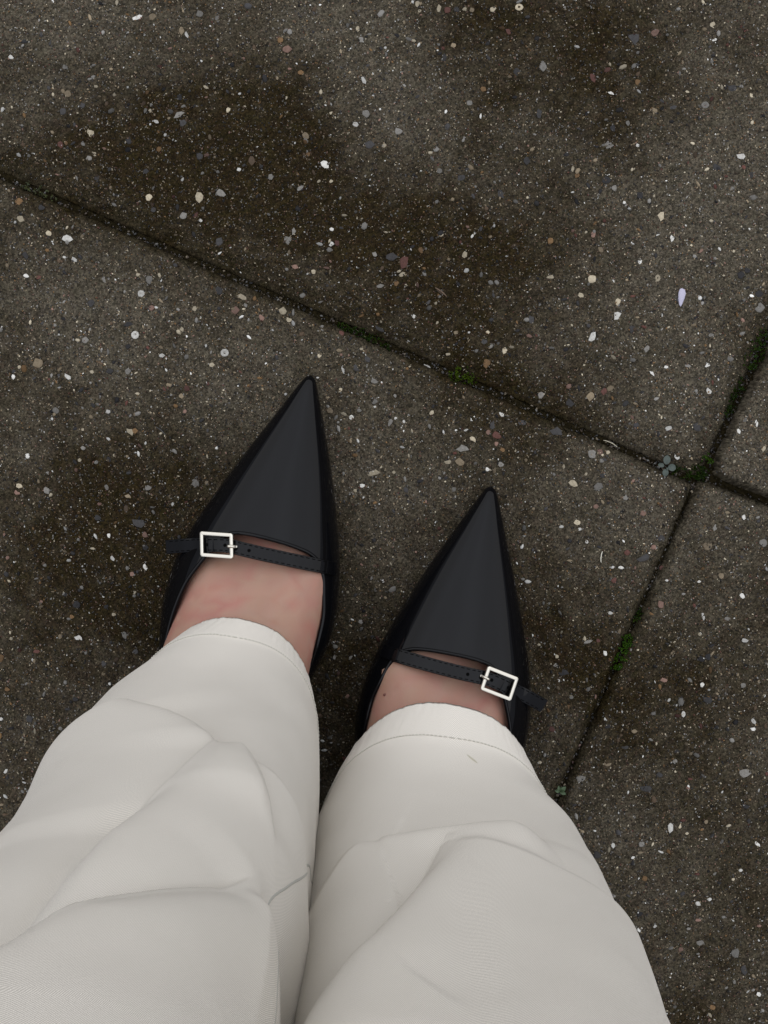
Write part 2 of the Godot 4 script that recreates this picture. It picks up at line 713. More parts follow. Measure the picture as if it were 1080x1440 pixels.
	for q in 4:
		for i in 7:
			var a := PI * 0.5 * (q + i / 6.0)
			var cc: Vector2 = corners[q]
			var x := cc.x * (hx - 0.0004) + cos(a) * 0.0004
			var z := cc.y * (hz - 0.0004) + sin(a) * 0.0004
			path.append(o + tx * x + sx * z - ux * x * x * 6.0)
			ss.append((tx * cos(a) + sx * sin(a)).normalized())
			us.append(ux)
	path.append(path[0])
	ss.append(ss[0])
	us.append(us[0])
	mb = MB.new()
	mb.sweep(path, ss, us, 0.00112, 0.0009, 12, 0.5, true)
	put("buckle_frame", mb.mesh(), mats["metal"], buckle)
	mb = MB.new()
	path = PackedVector3Array()
	ss = PackedVector3Array()
	us = PackedVector3Array()
	for i in 12:
		var f := i / 11.0
		var x := lerpf(-0.0118, -0.0066, f)
		path.append(o + tx * x - sx * 0.0002 + ux * (0.0012 + 0.0006 * sin(f * PI) - 0.0022 * pow(absf(f * 2.0 - 1.0), 4.0)) - ux * x * x * 6.0)
		ss.append(sx)
		us.append(ux)
	mb.sweep(path, ss, us, 0.00085, 0.00085, 10, 1.0)
	put("buckle_prong", mb.mesh(), mats["metal"], buckle)
	return root

# ---------------------------------------------------------------- person
# Trouser leg stations: height, centre x, half width, front z, back z, tilt of the ring, turn in degrees, squareness
const LEG_LEFT := [
	[0.050, -0.0925, 0.0500, 0.057, 0.225, 0.022, 13.0, 0.85],
	[0.075, -0.0935, 0.0560, 0.068, 0.225, 0.018, 10.0, 0.75],
	[0.120, -0.0945, 0.0615, 0.080, 0.220, 0.010, 4.0, 0.62],
	[0.200, -0.0935, 0.0615, 0.091, 0.220, 0.006, 0.0, 0.62],
	[0.300, -0.0930, 0.0595, 0.103, 0.235, 0.004, 0.0, 0.62],
	[0.400, -0.0990, 0.0545, 0.115, 0.250, 0.003, 0.0, 0.62],
	[0.500, -0.1000, 0.0560, 0.131, 0.270, 0.002, 0.0, 0.65],
	[0.620, -0.0960, 0.0660, 0.145, 0.290, 0.000, 0.0, 0.75],
	[0.800, -0.0950, 0.0800, 0.155, 0.325, 0.000, 0.0, 0.85]]
const LEG_RIGHT := [
	[0.050, 0.0235, 0.0580, 0.104, 0.270, 0.017, 11.0, 0.85],
	[0.075, 0.0265, 0.0665, 0.124, 0.270, 0.014, 8.0, 0.75],
	[0.120, 0.0310, 0.0725, 0.137, 0.268, 0.008, 4.0, 0.62],
	[0.200, 0.0340, 0.0725, 0.146, 0.268, 0.006, 0.0, 0.62],
	[0.300, 0.0345, 0.0700, 0.154, 0.280, 0.004, 0.0, 0.62],
	[0.400, 0.0350, 0.0680, 0.160, 0.292, 0.003, 0.0, 0.62],
	[0.500, 0.0375, 0.0670, 0.165, 0.300, 0.002, 0.0, 0.65],
	[0.620, 0.0520, 0.0700, 0.168, 0.310, 0.000, 0.0, 0.75],
	[0.800, 0.0740, 0.0800, 0.160, 0.325, 0.000, 0.0, 0.85]]


class Fold:
	var pts: Array[Vector3]
	var size: float      # height of the bulge
	var wide: float      # how far it dies away
	var ridge: bool      # a crease on both sides instead of cloth hanging over
	var lo: float
	var hi: float
	var total: float

	func _init(p: Array[Vector3], a: float, w: float, r := false) -> void:
		pts = p
		size = a
		wide = w
		ridge = r
		lo = 9.0
		hi = -9.0
		for q in p:
			lo = minf(lo, q.y)
			hi = maxf(hi, q.y)

	# how far the cloth at p stands out, given its outward direction
	func out(p: Vector3, n: Vector3) -> float:
		if p.y < lo - 0.13 or p.y > hi + wide * 5.0:
			return 0.0
		var best := 1e9
		var bt := Vector3.ZERO
		var bd := Vector3.ZERO
		var over := 0.0
		var gone := 0.0
		var arc := 0.0
		for i in pts.size() - 1:
			var ab := pts[i + 1] - pts[i]
			var l2 := ab.length_squared()
			var f := (p - pts[i]).dot(ab) / l2
			var g := clampf(f, 0.0, 1.0)
			var d := p - (pts[i] + ab * g)
			var q := d.length_squared()
			if q < best:
				best = q
				bt = ab / sqrt(l2)
				bd = d
				over = 0.0
				arc = gone + g * sqrt(l2)
				if i == 0 and f < 0.0:
					over = -f * sqrt(l2)
				elif i == pts.size() - 2 and f > 1.0:
					over = (f - 1.0) * sqrt(l2)
			gone += sqrt(l2)
		var side := bt.cross(n)
		var e := bd.dot(side.normalized())
		var near := exp(-over * over / (0.0005 + 0.4 * e * e)) * smoothstep(-0.004, 0.022, arc) * smoothstep(-0.004, 0.022, gone - arc)
		if ridge:
			return size * exp(-absf(e) / wide) * near
		var v: float
		if e < 0.0:
			v = -0.36 * exp(e / 0.020)
		else:
			v = lerpf(-0.36, 1.08, 1.0 - exp(-e / 0.0062)) * exp(-pow(e / wide, 1.4))
		return size * v * near


func leg_station(k: Array, h: float) -> Array:
	var i := 0
	while i < k.size() - 2 and h > k[i + 1][0]:
		i += 1
	var dh: float = k[i + 1][0] - k[i][0]
	var t := clampf((h - k[i][0]) / dh, 0.0, 1.0)
	var r := []
	for c in range(1, 8):
		var d: float = (k[i + 1][c] - k[i][c]) / dh
		var m0: float = d
		var m1: float = d
		if i > 0:
			m0 = (k[i + 1][c] - k[i - 1][c]) / (k[i + 1][0] - k[i - 1][0])
		if i < k.size() - 2:
			m1 = (k[i + 2][c] - k[i][c]) / (k[i + 2][0] - k[i][0])
		r.append((2.0 * t * t * t - 3.0 * t * t + 1.0) * k[i][c] + (t * t * t - 2.0 * t * t + t) * dh * m0 + (3.0 * t * t - 2.0 * t * t * t) * k[i + 1][c] + (t * t * t - t * t) * dh * m1)
	return r


func leg_point(st: Array, h: float, th: float, infl: float) -> Vector3:
	var b: float = (st[3] - st[2]) * 0.5
	var zc: float = (st[3] + st[2]) * 0.5
	var lx: float = (st[1] + infl) * spow(sin(th), st[6])
	var lz: float = -(b + infl) * spow(cos(th), st[6])
	var a := deg_to_rad(st[5])
	return Vector3(st[0] + lx * cos(a) - lz * sin(a), h + st[4] * cos(th), zc + lx * sin(a) + lz * cos(a))


func cloth_point(st: Array, h: float, th: float, folds: Array, infl := 0.0) -> Vector3:
	var p := leg_point(st, h, th, infl)
	var n := (leg_point(st, h, th, 0.01) - leg_point(st, h, th, 0.0))
	n = Vector3(n.x, 0.0, n.z).normalized()
	var d := 0.0
	if absf(th) < 2.3:
		# layers of cloth lie over one another: the highest counts, they do not add up
		var hi := 0.0
		var lo := 0.0
		for f: Fold in folds:
			var v := f.out(p, n)
			if f.ridge:
				d += v
			elif v > 0.0:
				hi += v * v * v
			else:
				lo = minf(lo, v)
		d += pow(hi, 1.0 / 3.0) + lo
		d *= 1.0 - smoothstep(1.75, 2.3, absf(th))
	var soft := smoothstep(0.05, 0.11, h)
	d += soft * (0.0020 * noise.get_noise_3d(p.x * 11.0, p.y * 7.0, p.z * 11.0) + 0.0003 * noise.get_noise_3d(p.x * 30.0 + 9.0, p.y * 20.0, p.z * 30.0))
	# turned-up hem: two layers, puckered by its seam
	var hh := h - 0.05
	if hh < 0.024:
		d += 0.0008 * (1.0 - smoothstep(0.0175, 0.0195, hh)) + 0.0004 * noise.get_noise_2d(th * 22.0, hh * 40.0) * (1.0 - smoothstep(0.01, 0.024, hh))
		d -= 0.0004 * exp(-pow((hh - 0.0180) / 0.0009, 2.0))
	return p + n * d - UP * maxf(d, 0.0) * 0.6


func make_leg(k: Array, folds: Array, parent: Node, m: Material) -> MeshInstance3D:
	var rows: Array[Vector2] = []    # height, how far inside the cloth
	for i in 9:
		rows.append(Vector2(lerpf(0.085, 0.0505, i / 8.0), -0.0016))
	var h := 0.050
	while h < 0.80:
		rows.append(Vector2(h, 0.0))
		h += 0.0011 if h < 0.075 else (0.0015 if h < 0.30 else (0.0022 if h < 0.52 else 0.012))
	rows.append(Vector2(0.80, 0.0))
	var nj := 261
	var p := PackedVector3Array()
	var uv := PackedVector2Array()
	var run := 0.0
	var last := 0.05
	for r in rows:
		var st := leg_station(k, r.x)
		run += absf(r.x - last) * 1.15
		last = r.x
		for j in nj:
			var t := 2.0 * j / (nj - 1) - 1.0
			var th := PI * (0.62 * t + 0.38 * t * absf(t) * absf(t))
			p.append(cloth_point(st, r.x, th, folds if r.y == 0.0 else [], r.y))
			uv.append(Vector2(th * 0.095, run) / 0.0224)
	# let the cloth relax a little
	for it in 1:
		var q := p.duplicate()
		for i in range(28, rows.size() - 1):
			for j in range(1, nj - 1):
				var k2 := i * nj + j
				q[k2] = p[k2] * 0.5 + (p[k2 - 1] + p[k2 + 1] + p[k2 - nj] + p[k2 + nj]) * 0.125
		p = q
	var mb := MB.new()
	mb.grid(p, rows.size(), nj, true, true, PackedVector3Array(), PackedColorArray(), uv)
	return put("trouser_leg", mb.mesh(), m, parent)


func make_stitches(k: Array, parent: Node, m: Material) -> void:
	var mb := MB.new()
	var st := leg_station(k, 0.0680)
	var th := -2.4
	while th < 2.4:
		var a := cloth_point(st, 0.0680, th, [])
		var b := cloth_point(st, 0.0680, th + 0.017, [])
		var t := (b - a).normalized()
		var n := Vector3(sin(th), 0.35, -cos(th)).normalized()
		var s := t.cross(n).normalized()
		a += n * 0.0003
		b += n * 0.0003
		mb.sweep(PackedVector3Array([a, (a + b) * 0.5 + n * 0.00015, b]), PackedVector3Array([s, s, s]), PackedVector3Array([n, n, n]), 0.00034, 0.00030, 6, 1.0)
		th += 0.0265
	put("hem_stitching", mb.mesh(), m, parent).set_meta("kind", "stuff")


# -- the body: joints with radii, joined smoothly and meshed as surface nets
class Bone:
	var a: Vector3
	var b: Vector3
	var ra: float
	var rb: float

	func _init(p: Vector3, q: Vector3, r0: float, r1: float) -> void:
		a = p
		b = q
		ra = r0
		rb = r1


var bones: Array[Bone] = []


func field(p: Vector3, near: Array) -> float:
	var d := 1.0
	for i in near:
		var o: Bone = bones[i]
		var ab := o.b - o.a
		var f := clampf((p - o.a).dot(ab) / ab.length_squared(), 0.0, 1.0)
		var q := (p - o.a - ab * f).length() - lerpf(o.ra, o.rb, f)
		var k := 0.010
		var h := clampf(0.5 + 0.5 * (d - q) / k, 0.0, 1.0)
		d = lerpf(d, q, h) - k * h * (1.0 - h)
	return d


func body_mesh(cell: float) -> ArrayMesh:
	var near := {}      # block of 8 cells -> bones that reach it
	var block := cell * 8.0
	for i in bones.size():
		var o := bones[i]
		var r := maxf(o.ra, o.rb) + 0.02
		var lo := (o.a.min(o.b) - Vector3.ONE * r) / block
		var hi := (o.a.max(o.b) + Vector3.ONE * r) / block
		for x in range(floori(lo.x), floori(hi.x) + 1):
			for y in range(floori(lo.y), floori(hi.y) + 1):
				for z in range(floori(lo.z), floori(hi.z) + 1):
					var key := Vector3i(x, y, z)
					if not near.has(key):
						near[key] = []
					near[key].append(i)
	var val := {}
	for key: Vector3i in near:
		for x in 8:
			for y in 8:
				for z in 8:
					var g := key * 8 + Vector3i(x, y, z)
					val[g] = field(Vector3(g) * cell, near[key])
	var ids := {}
	var mb := MB.new()
	var corners: Array[Vector3i] = []
	for i in 8:
		corners.append(Vector3i(i & 1, (i >> 1) & 1, (i >> 2) & 1))
	var where: Array = []
	for g: Vector3i in val:
		var inside := 0
		var sum := Vector3.ZERO
		var f: Array[float] = []
		var whole := true
		for c in corners:
			if not val.has(g + c):
				whole = false
				break
			f.append(val[g + c])
			if f[-1] < 0.0:
				inside += 1
		if not whole or inside == 0 or inside == 8:
			continue
		var cuts := 0
		for i in 8:
			for b in 3:
				var j := i | (1 << b)
				if j != i and (f[i] < 0.0) != (f[j] < 0.0):
					sum += Vector3(corners[i]).lerp(Vector3(corners[j]), f[i] / (f[i] - f[j]))
					cuts += 1
		var p := (Vector3(g) + sum / cuts) * cell
		var list: Array = near[Vector3i(floori(g.x / 8.0), floori(g.y / 8.0), floori(g.z / 8.0))]
		var e := 0.0008
		var n := Vector3.ZERO
		for it in 2:
			var d := field(p, list)
			n = Vector3(field(p + Vector3(e, 0, 0), list) - d, field(p + Vector3(0, e, 0), list) - d, field(p + Vector3(0, 0, e), list) - d).normalized()
			p -= n * d
		ids[g] = mb.v.size()
		mb.v.append(p)
		mb.n.append(n)
		mb.c.append(skin_color(p))
	for g: Vector3i in ids:
		for b in 3:
			var step := Vector3i.ZERO
			step[b] = 1
			if (val[g] < 0.0) == (val[g + step] < 0.0):
				continue
			var u := Vector3i.ZERO
			var w := Vector3i.ZERO
			u[(b + 1) % 3] = 1
			w[(b + 2) % 3] = 1
			if not (ids.has(g - u) and ids.has(g - w) and ids.has(g - u - w)):
				continue
			var q := [ids[g], ids[g - u], ids[g - u - w], ids[g - w]]
			if val[g] < 0.0:
				q.reverse()
			mb.idx.append_array(PackedInt32Array([q[0], q[1], q[2], q[0], q[2], q[3]]))
	return mb.mesh()


func skin_color(p: Vector3) -> Color:
	var a := clampf(0.5 + 0.9 * noise.get_noise_3d(p.x * 30.0, p.y * 30.0, p.z * 30.0), 0.0, 1.0)
	var b := clampf(0.5 + 1.1 * noise.get_noise_3d(p.x * 130.0 + 40.0, p.y * 130.0, p.z * 130.0), 0.0, 1.0)
	var c := Color(0.280, 0.158, 0.112).lerp(Color(0.300, 0.132, 0.104), a)
	c = c.lerp(Color(0.30, 0.200, 0.145), b * 0.6)
	var f := 1.0 + 0.06 * fine.get_noise_3d(p.x * 900.0, p.y * 900.0, p.z * 900.0)
	return Color(c.r * f, c.g * f, c.b * f)


func foot_bones(tip: Vector3, yaw: float, hand: int, knee: Vector3, hip: Vector3) -> void:
	var t := Transform3D(Basis(UP, -yaw), tip)
	var f := func(x: float, y: float, s: float) -> Vector3: return t * Vector3(x * hand, y, s)
	var mx := [0.0225, 0.0110, 0.0, -0.0110, -0.0205]
	var ms := [0.112, 0.110, 0.113, 0.119, 0.126]
	var my := [0.0262, 0.0268, 0.0255, 0.0240, 0.0225]
	var mr := [0.0155, 0.0142, 0.0138, 0.0135, 0.0140]
	var ex := [0.0105, 0.0055, 0.0010, -0.0040, -0.0100]
	var es := [0.062, 0.058, 0.062, 0.070, 0.081]
	for i in 5:
		bones.append(Bone.new(f.call(ex[i], 0.0175, es[i]), f.call(mx[i], my[i], ms[i]), 0.0072, mr[i]))
		bones.append(Bone.new(f.call(mx[i], my[i], ms[i]), f.call(mx[i] * 0.7, 0.053, 0.186), mr[i], 0.0260))
	bones.append(Bone.new(f.call(0.0265, 0.029, 0.122), f.call(0.0235, 0.036, 0.180), 0.0155, 0.0175))
	bones.append(Bone.new(f.call(-0.0215, 0.028, 0.130), f.call(-0.0195, 0.034, 0.180), 0.0150, 0.0175))
	var ankle: Vector3 = f.call(0.001, 0.092, 0.207)
	bones.append(Bone.new(f.call(0.004, 0.053, 0.186), ankle, 0.027, 0.031))
	bones.append(Bone.new(f.call(0.0, 0.034, 0.238), ankle, 0.0235, 0.030))
	bones.append(Bone.new(f.call(0.0, 0.034, 0.238), f.call(0.0, 0.028, 0.150), 0.0235, 0.017))
	var calf := ankle.lerp(knee, 0.62) + Vector3(0, 0, 0.016)
	bones.append(Bone.new(ankle, calf, 0.031, 0.046))
	bones.append(Bone.new(calf, knee, 0.046, 0.043))
	bones.append(Bone.new(knee, hip, 0.044, 0.070))

# ---------------------------------------------------------------- the scene
func _ready() -> void:
	rng.seed = 20240
	noise.seed = 11
	noise.frequency = 1.0
	noise.noise_type = FastNoiseLite.TYPE_SIMPLEX_SMOOTH
	noise.fractal_octaves = 2
	fine.seed = 5
	fine.frequency = 1.0
	fine.noise_type = FastNoiseLite.TYPE_SIMPLEX
	fine.fractal_type = FastNoiseLite.FRACTAL_NONE

	# camera held at waist height, looking straight down
	var cam := Camera3D.new()
	cam.name = "camera"
	add_child(cam)
	cam.fov = 36.86
	cam.near = 0.02
	cam.far = 200.0
	cam.position = Vector3(0, 0.9, 0)
	cam.rotation_degrees = Vector3(-90, 0, 0)
	cam.current = true

	# overcast sky: soft cloud, somewhat brighter overhead
	var cloud := FastNoiseLite.new()
	cloud.seed = 21
	cloud.frequency = 1.3
	cloud.fractal_octaves = 4
	var dome := Image.create(512, 256, false, Image.FORMAT_RGBF)
	for y in 256:
		var el := PI * (0.5 - (y + 0.5) / 256.0)
		for x in 512:
			var az := TAU * (x + 0.5) / 512.0
			var d := Vector3(cos(el) * cos(az), sin(el), cos(el) * sin(az))
			var c := Color(0.10, 0.095, 0.09)
			if el > 0.0:
				var up := pow(sin(el), 1.0)
				var f := 1.0 + 0.24 * cloud.get_noise_3d(d.x, d.y * 1.6, d.z)
				c = Color(0.205, 0.213, 0.235).lerp(Color(0.70, 0.752, 0.875), up) * f
			dome.set_pixel(x, y, c)
	var sky_mat := PanoramaSkyMaterial.new()
	sky_mat.panorama = ImageTexture.create_from_image(dome)
	var sky := Sky.new()
	sky.sky_material = sky_mat
	var env := Environment.new()
	env.background_mode = Environment.BG_SKY
	env.sky = sky
	env.tonemap_mode = Environment.TONE_MAPPER_LINEAR
	env.tonemap_exposure = 1.78
	env.sdfgi_enabled = true
	env.ssao_enabled = true
	env.ssil_enabled = true
	var we := WorldEnvironment.new()
	we.name = "environment"
	we.environment = env
	add_child(we)

	var sun := DirectionalLight3D.new()
	sun.name = "sun"
	sun.light_energy = 0.4
	sun.light_color = Color(1.0, 0.985, 0.96)
	sun.light_angular_distance = 150.0
	sun.shadow_enabled = true
	add_child(sun)
	sun.look_at_from_position(Vector3(0.10, 1.0, -0.32), Vector3.ZERO, UP)

	make_ground()
	make_shoes()
	make_person()
	make_small_things()


func make_ground() -> void:
	# wet and dry areas, mm from the point under the camera
	stains = [
		Vector4(-190, -185, 55, 0.52), Vector4(-110, -215, 60, 0.58), Vector4(-50, -180, 60, 0.52), Vector4(30, -130, 70, 0.58), Vector4(95, -160, 40, 0.46),
		Vector4(135, -255, 60, 0.64), Vector4(60, -290, 45, 0.40), Vector4(-60, -240, 40, 0.35), Vector4(90, -60, 45, 0.35), Vector4(-140, -30, 60, 0.40),
		Vector4(-200, 60, 70, 0.46), Vector4(-120, 60, 60, 0.52), Vector4(70, 30, 40, 0.35), Vector4(120, 90, 60, 0.40), Vector4(200, 250, 80, 0.35), Vector4(170, 130, 60, 0.23),
		Vector4(-20, 80, 60, 0.46), Vector4(-190, -290, 60, -0.40), Vector4(-30, -285, 50, -0.35), Vector4(0, -230, 40, -0.35), Vector4(195, -220, 60, -0.52), Vector4(160, -130, 60, -0.46),
		Vector4(195, -60, 40, -0.40), Vector4(-170, -130, 55, -0.40), Vector4(-60, -80, 50, -0.35), Vector4(10, -30, 45, -0.40), Vector4(140, 10, 50, -0.40), Vector4(215, -25, 30, -0.35), Vector4(150, 210, 60, -0.12)]
	var soil := mat(lin(0.024, 0.019, 0.009), 0.9)
	soil.metallic_specular = 0.1
	soil.uv1_triplanar = true
	soil.uv1_world_triplanar = true
	soil.uv1_scale = Vector3.ONE * 1.7
	var ground := PlaneMesh.new()
	ground.size = Vector2(120, 120)
	var g := put("ground", ground, soil)
	g.position.y = -0.0068
	tag(g, "dark soil under and between the paving slabs", "", "", "structure")

	var st_ramp := Gradient.new()
	st_ramp.offsets = PackedFloat32Array([0.0, 0.5, 1.0])
	st_ramp.colors = PackedColorArray([lin(0.55, 0.53, 0.5), lin(0.85, 0.84, 0.82), lin(1, 1, 1)])
	var sn := FastNoiseLite.new()
	sn.seed = 4
	sn.frequency = 0.05
	sn.fractal_octaves = 4
	var stt := NoiseTexture2D.new()
	stt.width = 256
	stt.height = 256
	stt.seamless = true
	stt.noise = sn
	stt.color_ramp = st_ramp
	mats["stone_grain"] = stt

	var m := slab_material()
	soil.albedo_texture = m.albedo_texture
	var up := Vector3(0.4245, 0, -0.9054)
	var down := Vector3(-0.4007, 0, 0.9162)
	var west := Vector3(-0.9150, 0, -0.4035)
	var east := Vector3(0.9367, 0, 0.3501)
	var spec := {
		"t": [Vector3(0.1850, 0, -0.0190), west, up, 0.0, 0.014, 0.014, 0.0068, 0.012],
		"l": [Vector3(0.1822, 0, -0.0168), west, down, 0.0006, 0.0045, 0.006, 0.0062, 0.007],
		"r": [Vector3(0.1896, 0, -0.0218), east, up, 0.0042, 0.0028, 0.0028, 0.0130, 0.011],
		"q": [Vector3(0.1850, 0, -0.0200), east, down, -0.0016, 0.0035, 0.005, 0.0048, 0.006]}
	var labels := {
		"t": "large damp concrete paving slab beyond the long joint, ahead of the shoe tips",
		"l": "damp concrete paving slab that both pointed shoes stand on",
		"r": "raised grey slab corner with a rounded edge at the right border",
		"q": "damp brown concrete slab beside the right trouser leg, under the raised corner"}
	for k in spec:
		var a: Array = spec[k]
		var s := Slab.new()
		s.corner = a[0]
		s.a = a[1]
		s.b = a[2]
		s.level = a[3]
		s.bevel_a = a[4]
		s.bevel_b = a[5]
		s.drop = a[6]
		s.round_corner = a[7]
		slabs[k] = s
		build_slab(s, "paving_slab", labels[k], m)

	# the paving goes on outside the picture: the neighbouring slabs, coarser
	var mb := MB.new()
	for i in range(-3, 3):
		for j in range(-3, 3):
			if i >= -1 and i <= 0 and j >= -1 and j <= 0:
				continue
			var pts := PackedVector3Array()
			var cols := PackedColorArray()
			var uvs := PackedVector2Array()
			var o := Vector3(0.186, -0.001 - 0.001 * ((i * 7 + j * 3) & 1), -0.019) - west * 0.604 * i + down * 0.604 * j
			for p in 31:
				for q in 31:
					var w := o - west * (0.004 + 0.5960 * p / 30.0) + down * (0.004 + 0.5960 * q / 30.0)
					if p == 0 or q == 0 or p == 30 or q == 30:
						w.y -= 0.012
					pts.append(w)
					var c := DRY.lerp(WET, damp(w.x, w.z))
					cols.append(Color(c.r * 2.0, c.g * 2.0, c.b * 2.0))
					uvs.append(Vector2(p, q) / 30.0)
			mb.grid(pts, 31, 31, (-west).cross(down).y > 0.0, false, PackedVector3Array(), cols, uvs)
	var pave := put("pavement", mb.mesh(), m)
	tag(pave, "the pavement of square concrete slabs all around", "", "", "structure")

	# sand and grit that the weather has laid bare
	var gm := mat(Color.WHITE, 0.5)
	gm.vertex_color_use_as_albedo = true
	gm.metallic_specular = 0.2
	var shapes := [grain_mesh(1), grain_mesh(2), grain_mesh(3)]
	for k in ["t", "l", "r", "q"]:
		var s: Slab = slabs[k]
		#         white cream grey slate black brown ochre red tan pink
		scatter(s, "sand", 170000, 0.00045, 0.00125, 1.3, [0.20, 0.5, 1.7, 1.0, 1.6, 2.6, 0.6, 0.2, 1.7, 0.3], shapes[0], gm)
		scatter(s, "grit", 6000, 0.0012, 0.0030, 2.4, [0.55, 0.8, 1.8, 1.4, 1.3, 1.8, 0.6, 0.3, 1.3, 0.4], shapes[1], gm)
		scatter(s, "gravel", 380, 0.0024, 0.0044, 1.8, [0.25, 0.6, 2.4, 2.0, 1.0, 1.0, 0.45, 0.45, 1.2, 0.8], shapes[2], gm)


func make_shoes() -> void:
	var n := FastNoiseLite.new()
	n.frequency = 0.02
	n.seed = 8
	var nt := NoiseTexture2D.new()
	nt.width = 512
	nt.height = 512
	nt.seamless = true
	nt.as_normal_map = true
	nt.bump_strength = 1.2
	nt.noise = n
	var p := mat(lin(0.0025, 0.0025, 0.003), 0.03)
	p.metallic_specular = 0.28
	mats["patent"] = p
	mats["lining"] = mat(lin(0.012, 0.011, 0.011), 0.5)
	mats["stitch"] = mat(lin(0.003, 0.003, 0.003), 0.9)
	mats["stitch"].metallic_specular = 0.0
	mats["rubber"] = mat(lin(0.008, 0.008, 0.008), 0.6)
	mats["metal"] = mat(lin(0.56, 0.53, 0.46), 0.30, 1.0)
	make_shoe(TIP_L, YAW_L, 1, "black patent pointed shoe whose buckled strap end sticks out to the left")
	make_shoe(TIP_R, YAW_R, -1, "black patent pointed shoe whose strap end sticks out towards the mossy joint")


const TIP_L := Vector3(-0.0423, 0.0, -0.0795)
const TIP_R := Vector3(0.0624, 0.0, -0.0150)
var YAW_L := deg_to_rad(14.5)
var YAW_R := deg_to_rad(12.0)


func twill() -> Array:
	# diagonal ribs of a twill weave, with slubby threads; one tile is 22.4 mm
	var size := 512
	var im := Image.create(size, size, false, Image.FORMAT_L8)
	var ic := Image.create(size, size, false, Image.FORMAT_L8)
	for y in size:
		for x in size:
			var d := fposmod((x + y * 0.5) / 16.0, 1.0)
			var e := fposmod((x * 0.5 - y) / 8.0, 1.0)
			var rib := 0.5 + 0.5 * cos(TAU * d)
			var th := 0.5 + 0.5 * cos(TAU * e)
			var h := 0.72 * rib + 0.28 * th * rib + 0.10 * fine.get_noise_2d(x * 0.11, y * 0.11)
			im.set_pixel(x, y, Color(h, h, h))
			var c := 0.83 + 0.14 * rib + 0.035 * fine.get_noise_2d(x * 0.2, y * 0.05)
			ic.set_pixel(x, y, Color(c, c, c))
	return [ImageTexture.create_from_image(im), ImageTexture.create_from_image(ic)]


